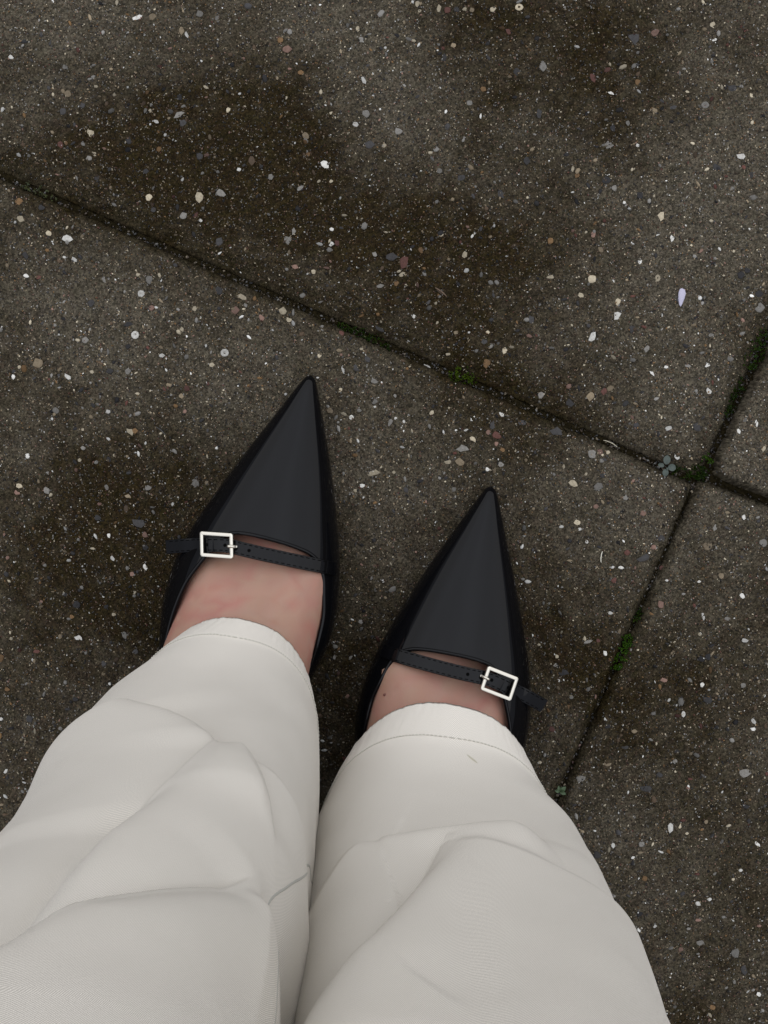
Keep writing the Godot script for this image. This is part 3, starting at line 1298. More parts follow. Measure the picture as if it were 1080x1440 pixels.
func make_person() -> void:
	var person := base("person", Vector3.ZERO)
	tag(person, "person in wide cream trousers seen from above, with bare insteps, standing over black pointed shoes", "person")
	# skin
	foot_bones(TIP_L, YAW_L, 1, Vector3(-0.094, 0.47, 0.196), Vector3(-0.088, 0.86, 0.25))
	foot_bones(TIP_R, YAW_R, -1, Vector3(0.039, 0.47, 0.236), Vector3(0.070, 0.86, 0.25))
	bones.append(Bone.new(Vector3(-0.075, 0.90, 0.252), Vector3(0.056, 0.90, 0.252), 0.085, 0.085))
	# unseen upper body that shades the legs and ground, hidden by the coat except for the neck and the head, which looks down
	var mid := -0.0095
	bones.append(Bone.new(Vector3(mid, 0.92, 0.255), Vector3(mid, 1.36, 0.285), 0.075, 0.080))
	bones.append(Bone.new(Vector3(mid, 1.38, 0.280), Vector3(mid, 1.50, 0.250), 0.055, 0.048))
	bones.append(Bone.new(Vector3(mid, 1.585, 0.235), Vector3(mid, 1.610, 0.215), 0.086, 0.080))
	bones.append(Bone.new(Vector3(mid, 1.55, 0.200), Vector3(mid, 1.512, 0.165), 0.058, 0.030))
	bones.append(Bone.new(Vector3(mid, 1.600, 0.140), Vector3(mid, 1.566, 0.118), 0.008, 0.013))
	for s in [-1.0, 1.0]:
		bones.append(Bone.new(Vector3(mid + 0.080 * s, 1.575, 0.225), Vector3(mid + 0.084 * s, 1.610, 0.235), 0.010, 0.014))
		bones.append(Bone.new(Vector3(mid + 0.02 * s, 1.37, 0.285), Vector3(mid + 0.165 * s, 1.36, 0.290), 0.060, 0.045))
		bones.append(Bone.new(Vector3(mid + 0.165 * s, 1.36, 0.290), Vector3(mid + 0.245 * s, 1.10, 0.315), 0.042, 0.034))
		bones.append(Bone.new(Vector3(mid + 0.245 * s, 1.10, 0.315), Vector3(mid + 0.205 * s, 0.94, 0.200), 0.032, 0.024))
		bones.append(Bone.new(Vector3(mid + 0.205 * s, 0.94, 0.200), Vector3(mid + 0.180 * s, 0.885, 0.165), 0.024, 0.020))
	var skin := mat(Color.WHITE, 0.5)
	skin.vertex_color_use_as_albedo = true
	skin.subsurf_scatter_enabled = true
	skin.subsurf_scatter_strength = 0.12
	skin.metallic_specular = 0.35
	var pores := FastNoiseLite.new()
	pores.noise_type = FastNoiseLite.TYPE_CELLULAR
	pores.frequency = 0.06
	var pt := NoiseTexture2D.new()
	pt.width = 512
	pt.height = 512
	pt.seamless = true
	pt.as_normal_map = true
	pt.bump_strength = 1.0
	pt.noise = pores
	skin.normal_enabled = true
	skin.normal_texture = pt
	skin.normal_scale = 0.6
	skin.uv1_triplanar = true
	skin.uv1_scale = Vector3.ONE * 25.0
	var body := put("body", body_mesh(0.006), skin, person)
	var mole := SphereMesh.new()
	mole.radius = 0.0009
	mole.height = 0.0009
	mole.radial_segments = 12
	mole.rings = 6
	var mo := put("mole", mole, mat(lin(0.10, 0.028, 0.018), 0.6), body)
	mo.position = surface_below(0.0004, 0.1017)

	# trousers
	var tw := twill()
	var cloth := mat(lin(0.745, 0.700, 0.622), 0.92)
	cloth.albedo_texture = tw[1]
	cloth.heightmap_enabled = true
	cloth.heightmap_texture = tw[0]
	cloth.heightmap_scale = 0.008
	cloth.metallic_specular = 0.2
	cloth.rim_enabled = true
	cloth.rim = 0.15
	var thread := mat(lin(0.46, 0.44, 0.38), 0.9)
	var left: Array = [
		Fold.new([Vector3(-0.1186, 0.1870, 0.0895), Vector3(-0.1026, 0.2093, 0.0915), Vector3(-0.0862, 0.2284, 0.0939), Vector3(-0.0738, 0.2488, 0.0968), Vector3(-0.0661, 0.2718, 0.1006), Vector3(-0.0583, 0.2953, 0.1057), Vector3(-0.0489, 0.3223, 0.1157), Vector3(-0.0440, 0.3400, 0.1254)], 0.0125, 0.045),
		Fold.new([Vector3(-0.1500, 0.5600, 0.1500), Vector3(-0.1270, 0.5150, 0.1360), Vector3(-0.1112, 0.4758, 0.1271), Vector3(-0.1082, 0.4595, 0.1243), Vector3(-0.1039, 0.4218, 0.1179), Vector3(-0.0994, 0.3898, 0.1132), Vector3(-0.0913, 0.3596, 0.1095), Vector3(-0.0823, 0.3251, 0.1056), Vector3(-0.0756, 0.2913, 0.1018), Vector3(-0.0716, 0.2675, 0.0993)], 0.0125, 0.05),
		Fold.new([Vector3(-0.1500, 0.5300, 0.1500), Vector3(-0.1250, 0.5030, 0.1340), Vector3(-0.1097, 0.4827, 0.1282), Vector3(-0.1053, 0.4752, 0.1269), Vector3(-0.0950, 0.4576, 0.1239), Vector3(-0.0857, 0.4476, 0.1225), Vector3(-0.0755, 0.4349, 0.1217), Vector3(-0.0674, 0.4222, 0.1222), Vector3(-0.0574, 0.4029, 0.1255), Vector3(-0.0496, 0.3747, 0.1289)], 0.0122, 0.22),
		Fold.new([Vector3(-0.0721, 0.2500, 0.0970), Vector3(-0.0659, 0.2799, 0.1016), Vector3(-0.0599, 0.3079, 0.1069), Vector3(-0.0524, 0.3325, 0.1148), Vector3(-0.0472, 0.3427, 0.1227)], 0.003, 0.011, true),
		Fold.new([Vector3(-0.0436, 0.3660, 0.1264), Vector3(-0.0420, 0.3954, 0.1337), Vector3(-0.0405, 0.4318, 0.1434), Vector3(-0.0402, 0.4563, 0.1494), Vector3(-0.0402, 0.5200, 0.1600)], 0.0025, 0.012, true)]
	var right: Array = [
		Fold.new([Vector3(-0.0149, 0.2066, 0.1521), Vector3(-0.0009, 0.2165, 0.1490), Vector3(0.0174, 0.2149, 0.1471), Vector3(0.0314, 0.2131, 0.1467), Vector3(0.0492, 0.2056, 0.1461), Vector3(0.0728, 0.2015, 0.1483)], 0.0115, 0.05),
		Fold.new([Vector3(-0.0345, 0.4300, 0.1900), Vector3(-0.0300, 0.4050, 0.1810), Vector3(-0.0178, 0.3739, 0.1686), Vector3(-0.0075, 0.3492, 0.1613), Vector3(0.0014, 0.3205, 0.1570), Vector3(0.0138, 0.2801, 0.1527), Vector3(0.0223, 0.2509, 0.1501), Vector3(0.0304, 0.2273, 0.1480)], 0.0118, 0.06),
		Fold.new([Vector3(0.0065, 0.3727, 0.1595), Vector3(0.0123, 0.3910, 0.1599), Vector3(0.0216, 0.4067, 0.1603), Vector3(0.0292, 0.4187, 0.1609)], 0.003, 0.04)]
	# hips and waist
	var p := PackedVector3Array()
	var uv := PackedVector2Array()
	var hs := [0.775, 0.80, 0.84, 0.88, 0.92, 0.96, 0.975]
	for i in hs.size() + 1:
		for j in 97:
			var a := TAU * j / 96.0 - PI
			var h: float = hs[mini(i, hs.size() - 1)]
			var f := 0.0 if i == hs.size() else 1.0
			var wx := look([0.775, 0.88, 0.975], [0.168, 0.176, 0.150], h)
			var wz := look([0.775, 0.88, 0.975], [0.082, 0.104, 0.092], h)
			p.append(Vector3(-0.0095 + wx * f * spow(sin(a), 0.85), h, 0.252 - wz * f * spow(cos(a), 0.85)))
			uv.append(Vector2(a * 0.15, h) / 0.0224)
	var mb := MB.new()
	mb.grid(p, hs.size() + 1, 97, true, true, PackedVector3Array(), PackedColorArray(), uv)
	var trousers := put("trousers", mb.mesh(), cloth, person)
	make_leg(LEG_LEFT, left, trousers, cloth)
	make_leg(LEG_RIGHT, right, trousers, cloth)
	make_stitches(LEG_LEFT, trousers, thread)
	make_stitches(LEG_RIGHT, trousers, thread)
	# inner leg seam, and a small mark on the other hem
	var path := PackedVector3Array()
	var sx := PackedVector3Array()
	var ux := PackedVector3Array()
	for i in 80:
		var h := 0.060 + 0.0065 * i
		var th := look([0.06, 0.12, 0.2377, 0.2941, 0.3410, 0.3753, 0.42, 0.60], [2.1, 1.9, 1.539, 1.374, 1.210, 1.14, 1.40, 1.75], h)
		var st := leg_station(LEG_LEFT, h)
		path.append(cloth_point(st, h, th, left, -0.0002))
		ux.append((leg_point(st, h, th, 0.01) - leg_point(st, h, th, 0.0)).normalized())
	for i in 80:
		sx.append((path[mini(i + 1, 79)] - path[maxi(i - 1, 0)]).normalized().cross(ux[i]).normalized())
	mb = MB.new()
	mb.sweep(path, sx, ux, 0.0007, 0.0004, 8, 0.8)
	put("inner_seam", mb.mesh(), mat(lin(0.36, 0.35, 0.31), 0.9), trousers)
	path = PackedVector3Array()
	sx = PackedVector3Array()
	ux = PackedVector3Array()
	for i in 7:
		var f := i / 6.0
		var st := leg_station(LEG_RIGHT, 0.079 + 0.008 * f)
		path.append(cloth_point(st, 0.079 + 0.008 * f, 0.05 + 0.04 * f, right, 0.0))
		sx.append(Vector3(0.0012, 0, 0) * sin(PI * (0.1 + 0.8 * f)) / 0.0012)
		ux.append(Vector3(0, 0.5, -0.86))
	mb = MB.new()
	mb.sweep(path, sx, ux, 0.0009, 0.0002, 8, 1.0)
	put("stain", mb.mesh(), mat(lin(0.42, 0.39, 0.30), 0.95), trousers)


	make_unseen_coat(person)


func make_unseen_coat(person: Node3D) -> void:
	# out of view, placed to shade trousers and ground: short dark coat, hands in its pockets, and dark hair
	var wool := mat(lin(0.016, 0.017, 0.021), 0.9)
	var mid := -0.0095
	var ys := [0.835, 0.84, 0.90, 1.00, 1.12, 1.25, 1.34, 1.39, 1.42, 1.44, 1.46]
	var wx := [0.190, 0.205, 0.200, 0.180, 0.182, 0.200, 0.198, 0.160, 0.095, 0.068, 0.062]
	var wz := [0.120, 0.128, 0.124, 0.118, 0.124, 0.130, 0.112, 0.092, 0.078, 0.066, 0.062]
	var p := PackedVector3Array()
	for i in ys.size():
		for j in 73:
			var a := TAU * j / 72.0
			var zc := lerpf(0.262, 0.275, smoothstep(0.84, 1.4, ys[i]))
			p.append(Vector3(mid + wx[i] * spow(sin(a), 0.85), ys[i], zc - wz[i] * spow(cos(a), 0.85)))
	var mb := MB.new()
	mb.grid(p, ys.size(), 73, true, true)
	var unseen_coat := put("unseen_coat", mb.mesh(), wool, person)
	for s in [-1.0, 1.0]:
		var path := PackedVector3Array([Vector3(mid + 0.150 * s, 1.365, 0.285), Vector3(mid + 0.190 * s, 1.325, 0.290), Vector3(mid + 0.222 * s, 1.22, 0.300), Vector3(mid + 0.245 * s, 1.12, 0.312), Vector3(mid + 0.240 * s, 1.06, 0.285), Vector3(mid + 0.222 * s, 0.99, 0.238), Vector3(mid + 0.205 * s, 0.925, 0.195)])
		var rs := [0.066, 0.066, 0.058, 0.055, 0.052, 0.048, 0.046]
		var q := PackedVector3Array()
		for i in 7:
			var t := (path[mini(i + 1, 6)] - path[maxi(i - 1, 0)]).normalized()
			var x := t.cross(Vector3(0, 0, 1)).normalized()
			var z := x.cross(t)
			for j in 25:
				var a := TAU * j / 24.0
				q.append(path[i] + (x * cos(a) + z * sin(a)) * rs[i])
		mb = MB.new()
		mb.grid(q, 7, 25, true, true)
		put("unseen_sleeve", mb.mesh(), wool, unseen_coat)
	# unseen hair, blocking sky above the view: a cap over the back of the head, down to the collar
	var h := PackedVector3Array()
	for i in 25:
		var f := i / 24.0
		for j in 33:
			var g := j / 32.0 * 2.0 - 1.0
			var a := PI * 0.70 * g
			var el := lerpf(PI * 0.5, -PI * 0.42, f)
			var d := Vector3(sin(a) * cos(el), sin(el), cos(a) * cos(el))
			var r := 0.101 + 0.004 * sin(a * 9.0 + el * 3.0)
			h.append(Vector3(mid, 1.60, 0.232) + Vector3(d.x * r * 0.93, d.y * r * (1.0 if d.y > 0.0 else 1.5), d.z * r * 1.08))
	mb = MB.new()
	mb.grid(h, 25, 33)
	put("hair", mb.mesh(), mat(lin(0.03, 0.018, 0.01), 0.5), person)


func surface_below(x: float, z: float) -> Vector3:
	# where a plumb line meets the skin
	var all := range(bones.size())
	var y := 0.12
	for i in 60:
		var d := field(Vector3(x, y, z), all)
		y -= d * 0.8
		if d < 0.0001:
			break
	return Vector3(x, y, z)


func make_small_things() -> void:
	var t: Slab = slabs["t"]
	var l: Slab = slabs["l"]
	var r: Slab = slabs["r"]
	var q: Slab = slabs["q"]
	_chip(t, -144.9, -289.3, 7.9, 3.3, -20, "white")
	_pebble(t, -135.7, -290.2, 5.0, 4.2, 0, "tan")
	_pebble(t, -107.8, -291.8, 5.0, 4.6, 0, "grey")
	_pebble(t, -97.4, -288.9, 5.0, 2.9, 90, "grey")
	_pebble(t, -118.6, -281.8, 5.0, 3.3, 90, "tan")
	_chip(t, -115.7, -279.7, 4.2, 2.5, 70, "white")
	_pebble(t, -218.5, -266.4, 3.3, 2.5, 20, "white")
	_pebble(t, -171.1, -266.4, 3.7, 3.3, 90, "ochre")
	_pebble(t, -186.9, -260.6, 3.3, 2.9, 0, "grey")
	_chip(t, -194.4, -248.5, 5.0, 2.5, 80, "cream")
	_pebble(t, -185.2, -245.2, 5.0, 4.2, 60, "tan")
	_pebble(t, -188.2, -234.8, 4.6, 4.6, 0, "slate")
	_pebble(t, -176.5, -238.1, 3.7, 3.7, 0, "slate")
	_pebble(t, -117.8, -228.1, 5.0, 5.0, 0, "slate")
	_chip(t, -120.3, -232.7, 6.7, 3.3, -20, "grey")
	_pebble(t, -133.2, -228.5, 3.3, 2.1, 30, "white")
	_chip(t, -172.3, -222.7, 6.7, 5.0, 80, "cream")
	_pebble(t, -189.4, -215.2, 5.0, 3.3, 80, "red")
	_pebble(t, -186.1, -216.1, 2.9, 2.1, 90, "ochre")
	_pebble(t, -172.8, -206.9, 4.6, 4.2, 0, "grey")
	_pebble(t, -169.4, -209.4, 3.3, 2.5, 60, "cream")
	_pebble(t, -107.8, -208.6, 5.4, 4.6, 90, "slate")
	_pebble(t, -139.5, -199.8, 3.7, 3.3, 0, "slate")
	_pebble(t, -84.9, -200.6, 2.9, 2.5, 0, "white")
	_pebble(t, -77.4, -205.6, 5.8, 4.2, 90, "brown")
	_chip(t, -108.2, -184.4, 6.2, 5.4, 90, "cream")
	_pebble(t, -95.7, -186.9, 6.2, 4.2, 20, "grey")
	_pebble(t, -137.8, -184.4, 4.6, 4.2, 0, "cream")
	_pebble(t, -168.2, -195.7, 4.2, 3.7, 0, "slate")
	_pebble(l, -214.0, -181.9, 5.4, 4.6, 0, "ochre")
	_pebble(t, -119.5, -243.1, 4.6, 3.7, 90, "black")
	_pebble(t, -137.0, -235.2, 2.5, 2.5, 0, "cream")
	_pebble(t, -91.2, -235.6, 3.3, 2.5, 100, "cream")
	_pebble(t, -60.8, -276.4, 4.2, 3.7, 0, "ochre")
	_pebble(t, -56.6, -271.0, 5.8, 4.6, 0, "pink")
	_chip(t, -15.4, -283.1, 3.7, 2.9, 90, "cream")
	_pebble(t, -13.3, -276.8, 4.2, 3.3, 90, "grey")
	_pebble(t, 19.6, -297.6, 3.7, 2.9, 90, "cream")
	_pebble(t, 20.8, -293.5, 2.5, 2.1, 0, "cream")
	_pebble(t, 32.1, -294.7, 5.4, 2.9, 100, "cream")
	_pebble(t, 37.0, -293.9, 4.6, 4.2, 0, "red")
	_pebble(t, 42.5, -294.3, 4.2, 3.3, 60, "slate")
	_pebble(t, 51.6, -293.9, 3.3, 3.3, 0, "tan")
	_pebble(t, 63.7, -295.1, 4.6, 4.2, 0, "cream")
	_pebble(t, 72.8, -281.0, 4.6, 2.9, 60, "red")
	_pebble(t, 35.4, -266.4, 5.8, 3.3, 100, "slate")
	_pebble(t, 40.8, -273.5, 3.7, 3.3, 0, "tan")
	_chip(t, -12.1, -252.7, 5.0, 2.5, 55, "white")
	_pebble(t, -20.4, -247.7, 2.1, 2.1, 0, "white")
	_pebble(t, -48.7, -257.3, 3.7, 2.9, 0, "ochre")
	_chip(t, -31.2, -234.8, 3.7, 2.5, 90, "cream")
	_pebble(t, -45.8, -220.6, 5.4, 3.7, 60, "tan")
	_pebble(t, -44.5, -209.8, 3.7, 2.9, 90, "ochre")
	_chip(t, -34.6, -203.6, 5.4, 4.6, 45, "white")
	_chip(t, -16.7, -226.9, 3.7, 3.3, 0, "white")
	_pebble(t, -22.1, -224.0, 3.3, 2.5, 30, "cream")
	_pebble(t, 8.3, -223.1, 5.0, 4.6, 0, "grey")
	_pebble(t, -10.4, -233.5, 5.4, 4.6, 90, "grey")
	_pebble(t, 50.0, -239.8, 4.2, 3.7, 0, "grey")
	_pebble(t, 58.3, -247.7, 3.7, 3.3, 30, "ochre")
	_chip(t, 56.6, -231.9, 3.3, 1.7, 90, "white")
	_pebble(t, 0.0, -214.8, 3.3, 2.9, 0, "cream")
	_pebble(t, -8.3, -215.2, 6.2, 5.0, 0, "slate")
	_pebble(t, 32.5, -199.8, 4.2, 3.7, 0, "grey")
	_pebble(t, 45.4, -195.7, 5.8, 4.2, -20, "slate")
	_pebble(t, 68.7, -186.1, 5.4, 4.2, 60, "slate")
	_chip(t, -66.6, -196.1, 3.7, 3.3, 60, "grey")
	_chip(t, -49.1, -189.8, 4.6, 2.5, -35, "grey")
	_pebble(t, -31.2, -194.0, 2.9, 2.5, 0, "cream")
	_pebble(t, 37.0, -226.0, 4.2, 4.2, 0, "slate")
	_pebble(t, 19.1, -243.9, 4.2, 3.7, 0, "slate")
	_ring(t, 79.1, -295.6, 5.0, 4.2, 0, "cream")
	_chip(t, 146.1, -278.1, 7.9, 6.7, 80, "slate")
	_pebble(t, 158.6, -281.0, 6.2, 4.2, -20, "pink")
	_pebble(t, 192.7, -285.2, 4.6, 3.7, 50, "cream")
	_chip(t, 194.0, -276.4, 3.3, 2.9, 30, "white")
	_pebble(t, 221.5, -290.2, 3.7, 3.3, 0, "cream")
	_pebble(t, 93.2, -260.6, 5.8, 4.6, 90, "grey")
	_pebble(t, 77.8, -257.7, 5.0, 4.2, 90, "slate")
	_chip(t, 122.4, -254.4, 5.4, 3.7, 70, "red")
	_pebble(t, 131.1, -259.3, 5.0, 3.3, -20, "red")
	_chip(t, 132.8, -245.2, 3.7, 1.7, 30, "white")
	_pebble(t, 148.6, -251.9, 3.7, 3.3, 90, "ochre")
	_pebble(t, 157.8, -235.2, 5.8, 4.2, 20, "tan")
	_chip(t, 169.8, -236.4, 6.7, 5.4, 60, "slate")
	_chip(t, 204.0, -248.1, 5.8, 5.8, 0, "slate")
	_pebble(t, 215.2, -243.9, 3.3, 2.1, 70, "cream")
	_ring(t, 188.2, -238.5, 5.0, 4.2, 0, "grey")
	_pebble(t, 90.8, -233.1, 6.7, 3.7, 90, "slate")
	_pebble(t, 134.0, -224.8, 4.2, 3.3, 60, "black")
	_chip(t, 131.1, -214.8, 6.7, 5.0, 0, "grey")
	_pebble(t, 142.8, -227.7, 3.7, 2.5, 90, "grey")
	_chip(t, 209.0, -208.1, 5.4, 4.6, 0, "white")
	_chip(t, 194.8, -201.9, 5.8, 5.0, 40, "slate")
	_pebble(t, 215.2, -197.7, 5.0, 2.9, 80, "slate")
	_pebble(t, 83.7, -205.6, 5.0, 4.2, 90, "slate")
	_chip(t, 77.0, -213.1, 3.7, 3.3, -40, "grey")
	_pebble(t, 80.3, -209.4, 2.9, 2.9, 0, "tan")
	_pebble(t, 111.1, -200.6, 4.6, 3.7, 90, "cream")
	_pebble(t, 113.2, -197.3, 3.7, 3.3, -40, "ochre")
	_chip(t, 130.3, -194.4, 5.4, 5.0, 0, "black")
	_pebble(t, 134.9, -189.8, 3.7, 3.3, 60, "grey")
	_pebble(t, 149.9, -185.2, 5.0, 4.2, 70, "black")
	_pebble(t, 140.7, -181.1, 2.1, 2.1, 0, "white")
	_pebble(t, 173.6, -191.5, 3.3, 2.9, 90, "brown")
	_pebble(t, 204.0, -189.4, 3.7, 3.3, 90, "grey")
	_pebble(t, 148.6, -214.8, 2.5, 2.1, 0, "white")
	_pebble(t, 216.5, -184.4, 5.0, 3.3, 0, "grey")
	_pebble(t, -56.2, -159.4, 6.2, 5.0, 90, "grey")
	_chip(t, -52.9, -164.4, 4.2, 2.5, 110, "grey")
	_chip(t, -30.8, -165.7, 3.3, 2.9, 30, "white")
	_chip(t, -30.8, -156.9, 2.9, 2.9, 0, "white")
	_pebble(t, -27.5, -157.4, 4.2, 3.3, 70, "red")
	_pebble(t, 4.6, -149.4, 7.1, 5.0, 0, "slate")
	_chip(t, 11.7, -146.5, 8.3, 7.1, 110, "red")
	_ring(t, 33.3, -162.8, 3.3, 3.3, 0, "cream")
	_chip(t, 47.0, -150.7, 4.2, 3.3, 90, "cream")
	_pebble(t, 51.6, -161.5, 2.9, 1.7, 120, "white")
	_pebble(t, 21.6, -153.6, 4.2, 2.9, 60, "ochre")
	_chip(t, 10.4, -139.0, 4.2, 3.3, -30, "cream")
	_pebble(t, 7.1, -134.0, 3.7, 3.3, 0, "ochre")
	_pebble(t, -2.1, -132.4, 4.6, 2.5, -10, "grey")
	_pebble(t, -41.2, -140.7, 3.3, 2.9, 90, "cream")
	_pebble(t, -52.0, -143.6, 4.2, 2.9, 20, "pink")
	_pebble(t, -5.4, -150.7, 3.7, 2.9, 50, "grey")
	_pebble(l, -59.1, -117.4, 5.4, 5.0, 40, "cream")
	_pebble(l, -55.4, -112.8, 4.2, 3.7, 90, "cream")
	_pebble(l, -72.0, -113.6, 4.2, 4.2, 0, "pink")
	_pebble(t, -2.5, -108.2, 6.7, 3.7, 30, "slate")
	_pebble(t, 25.8, -123.2, 4.2, 3.3, 110, "slate")
	_pebble(t, 32.9, -125.7, 3.7, 2.9, 50, "grey")
	_pebble(t, 33.3, -129.0, 8.3, 2.1, 40, "brown")  # a thin brown twig, drawn with the pebble shape
	_pebble(t, 17.5, -114.5, 2.9, 2.1, 90, "white")
	_pebble(t, 42.0, -105.3, 3.3, 2.9, 0, "tan")
	_pebble(t, 60.8, -105.3, 2.5, 2.5, 0, "cream")
	_pebble(t, 58.7, -99.9, 4.6, 4.2, 90, "slate")
	_pebble(t, 62.4, -97.4, 3.7, 2.9, -40, "grey")
	_chip(t, 70.8, -94.1, 5.8, 3.3, 80, "cream")
	_pebble(t, 60.4, -87.4, 6.2, 4.6, 100, "ochre")
	_pebble(t, 37.5, -92.8, 3.3, 2.1, 0, "cream")
	_pebble(l, -25.0, -104.5, 4.2, 3.7, 0, "red")
	_pebble(l, -9.6, -89.5, 4.2, 3.7, 60, "slate")
	_pebble(l, -16.7, -84.5, 4.6, 3.7, 30, "slate")
	_chip(l, -24.1, -83.7, 5.0, 2.1, 80, "white")
	_pebble(l, -5.8, -76.6, 4.6, 2.9, 10, "grey")
	_chip(l, 25.4, -85.8, 4.6, 1.7, 25, "white")
	_pebble(l, -37.9, -91.6, 2.9, 2.5, 0, "cream")
	_pebble(l, -13.3, -95.7, 2.5, 2.1, 0, "cream")
	_pebble(t, 121.6, -136.5, 5.8, 5.4, 0, "cream")
	_pebble(t, 97.8, -137.4, 5.8, 4.2, 20, "cream")
	_pebble(t, 97.4, -159.0, 4.2, 4.2, 0, "ochre")
	_pebble(t, 122.8, -163.2, 5.8, 3.3, 100, "pink")
	_pebble(t, 127.0, -153.6, 4.6, 3.3, 60, "tan")
	_chip(t, 162.4, -173.2, 5.4, 4.2, -60, "cream")
	_chip(t, 149.9, -146.9, 3.3, 2.9, 90, "white")
	_ring(t, 160.3, -137.0, 4.2, 3.3, 90, "cream")
	_pebble(t, 115.3, -127.0, 4.2, 2.9, 40, "cream")
	_chip(t, 128.2, -127.8, 5.0, 2.9, 50, "white")
	_pebble(t, 137.0, -123.2, 4.6, 3.3, 100, "cream")
	_chip(t, 136.5, -114.9, 5.0, 4.6, -30, "white")
	_chip(t, 122.0, -102.4, 6.7, 5.0, -60, "white")
	_pebble(t, 209.0, -139.0, 5.0, 4.6, 0, "black")
	_pebble(t, 219.8, -127.8, 5.0, 4.6, 0, "black")
	_pebble(t, 220.2, -119.9, 6.2, 6.2, 0, "grey")
	_pebble(t, 212.7, -141.5, 3.7, 3.3, 0, "black")
	_pebble(t, 86.2, -112.4, 5.8, 4.2, 80, "slate")
	_pebble(t, 145.3, -107.4, 4.6, 3.7, 90, "slate")
	_pebble(t, 132.4, -89.9, 4.2, 3.7, 0, "black")
	_pebble(t, 165.3, -84.9, 2.9, 2.1, 0, "white")
	_chip(t, 156.9, -81.2, 3.7, 1.7, 55, "white")
	_pebble(t, 202.7, -89.9, 4.2, 3.3, 0, "grey")
	_chip(t, 189.4, -85.8, 2.9, 2.9, 0, "white")
	_chip(t, 190.2, -70.8, 4.2, 3.7, 50, "white")
	_chip(t, 109.1, -65.4, 7.9, 6.7, 80, "slate")
	_pebble(t, 121.1, -67.9, 6.2, 5.0, -60, "tan")
	_pebble(t, 129.0, -70.8, 5.0, 3.7, -60, "red")
	_pebble(t, 92.0, -68.7, 4.2, 4.2, 0, "grey")
	_chip(t, 168.6, -160.3, 3.7, 2.5, 100, "white")
	_chip(t, 160.7, -161.9, 2.9, 1.7, -10, "white")
	_pebble(t, 177.8, -85.8, 4.2, 2.1, 10, "grey")
	_pebble(t, 154.0, -95.7, 5.0, 3.3, -60, "grey")
	_pebble(t, 191.5, -104.1, 3.7, 3.7, 0, "grey")
	_pebble(l, -202.3, -87.0, 7.1, 6.7, 0, "tan")
	_pebble(l, -213.6, -84.9, 2.5, 2.5, 0, "cream")
	_chip(l, -216.9, -79.1, 2.9, 2.5, 90, "white")
	_chip(l, -185.2, -79.1, 5.0, 3.3, 35, "white")
	_pebble(l, -161.5, -58.7, 3.3, 2.9, 0, "white")
	_pebble(l, -191.9, -59.5, 5.0, 3.7, 40, "grey")
	_chip(l, -148.6, -47.0, 5.0, 3.3, 60, "cream")
	_pebble(l, -145.7, -47.5, 3.7, 3.3, 0, "ochre")
	_pebble(l, -115.7, -72.4, 4.6, 3.7, 30, "red")
	_pebble(l, -127.8, -72.4, 4.2, 3.7, 60, "red")
	_pebble(l, -103.2, -75.3, 2.9, 2.1, 60, "red")
	_pebble(l, -118.6, -67.9, 3.7, 2.9, 30, "tan")
	_pebble(l, -176.1, -37.5, 2.9, 2.5, 0, "grey")
	_pebble(l, -178.2, -30.4, 2.5, 2.5, 0, "cream")
	_pebble(l, -186.1, -35.0, 2.9, 2.5, 0, "ochre")
	_pebble(l, -208.6, -32.9, 3.7, 2.9, 90, "white")
	_pebble(l, -161.1, -30.8, 4.2, 3.3, 50, "black")
	_pebble(l, -197.3, -12.5, 4.6, 3.7, 60, "grey")
	_pebble(l, -213.6, -15.4, 4.6, 2.9, 25, "cream")
	_pebble(l, -214.8, -11.7, 4.2, 3.3, 40, "pink")
	_pebble(l, -197.3, -4.2, 5.8, 3.3, 15, "slate")
	_pebble(l, -162.4, -14.6, 4.2, 2.5, 70, "grey")
	_pebble(l, -150.7, -2.1, 5.4, 3.7, 90, "brown")
	_chip(l, -143.6, 6.7, 8.3, 6.7, 10, "slate")
	_pebble(l, -138.2, -14.2, 4.2, 3.3, -10, "grey")
	_pebble(l, -110.3, -16.7, 5.0, 4.6, 90, "grey")
	_pebble(l, -103.2, -17.1, 3.7, 3.3, 20, "tan")
	_chip(l, -149.9, -9.2, 3.7, 2.5, 30, "tan")
	_pebble(l, -139.9, 13.3, 3.7, 3.3, 30, "pink")
	_pebble(l, -161.1, 13.7, 2.9, 2.1, 70, "white")
	_pebble(l, -167.8, 3.3, 4.2, 3.7, 0, "slate")
	_pebble(l, -139.5, 20.8, 3.7, 3.3, 0, "black")
	_chip(l, -143.6, -34.1, 3.3, 1.7, 80, "white")
	_pebble(l, -149.9, -82.4, 4.2, 3.7, 0, "grey")
	_pebble(l, -160.3, -82.4, 5.0, 3.7, 0, "slate")
	_pebble(l, -176.1, -48.7, 3.3, 2.5, 0, "cream")
	_pebble(l, -212.7, -171.5, 5.0, 4.2, 20, "cream")
	_pebble(l, -196.1, -163.2, 4.2, 3.3, 60, "cream")
	_chip(l, -185.2, -159.9, 6.2, 4.6, 10, "white")
	_chip(l, -181.5, -147.8, 4.2, 3.3, 40, "white")
	_pebble(l, -187.3, -149.0, 2.5, 2.1, 0, "white")
	_chip(l, -209.8, -150.3, 5.0, 3.7, 70, "slate")
	_pebble(l, -167.8, -158.6, 5.4, 3.7, 30, "slate")
	_pebble(l, -163.2, -136.1, 5.4, 4.6, -40, "grey")
	_pebble(l, -137.4, -136.1, 5.4, 4.2, 80, "grey")
	_pebble(l, -142.0, -127.8, 5.0, 4.6, 90, "white")
	_pebble(l, -171.5, -122.4, 4.6, 4.6, 0, "slate")
	_pebble(l, -96.6, -129.5, 5.4, 5.0, 60, "slate")
	_pebble(l, -82.8, -125.7, 7.1, 3.3, 25, "cream")
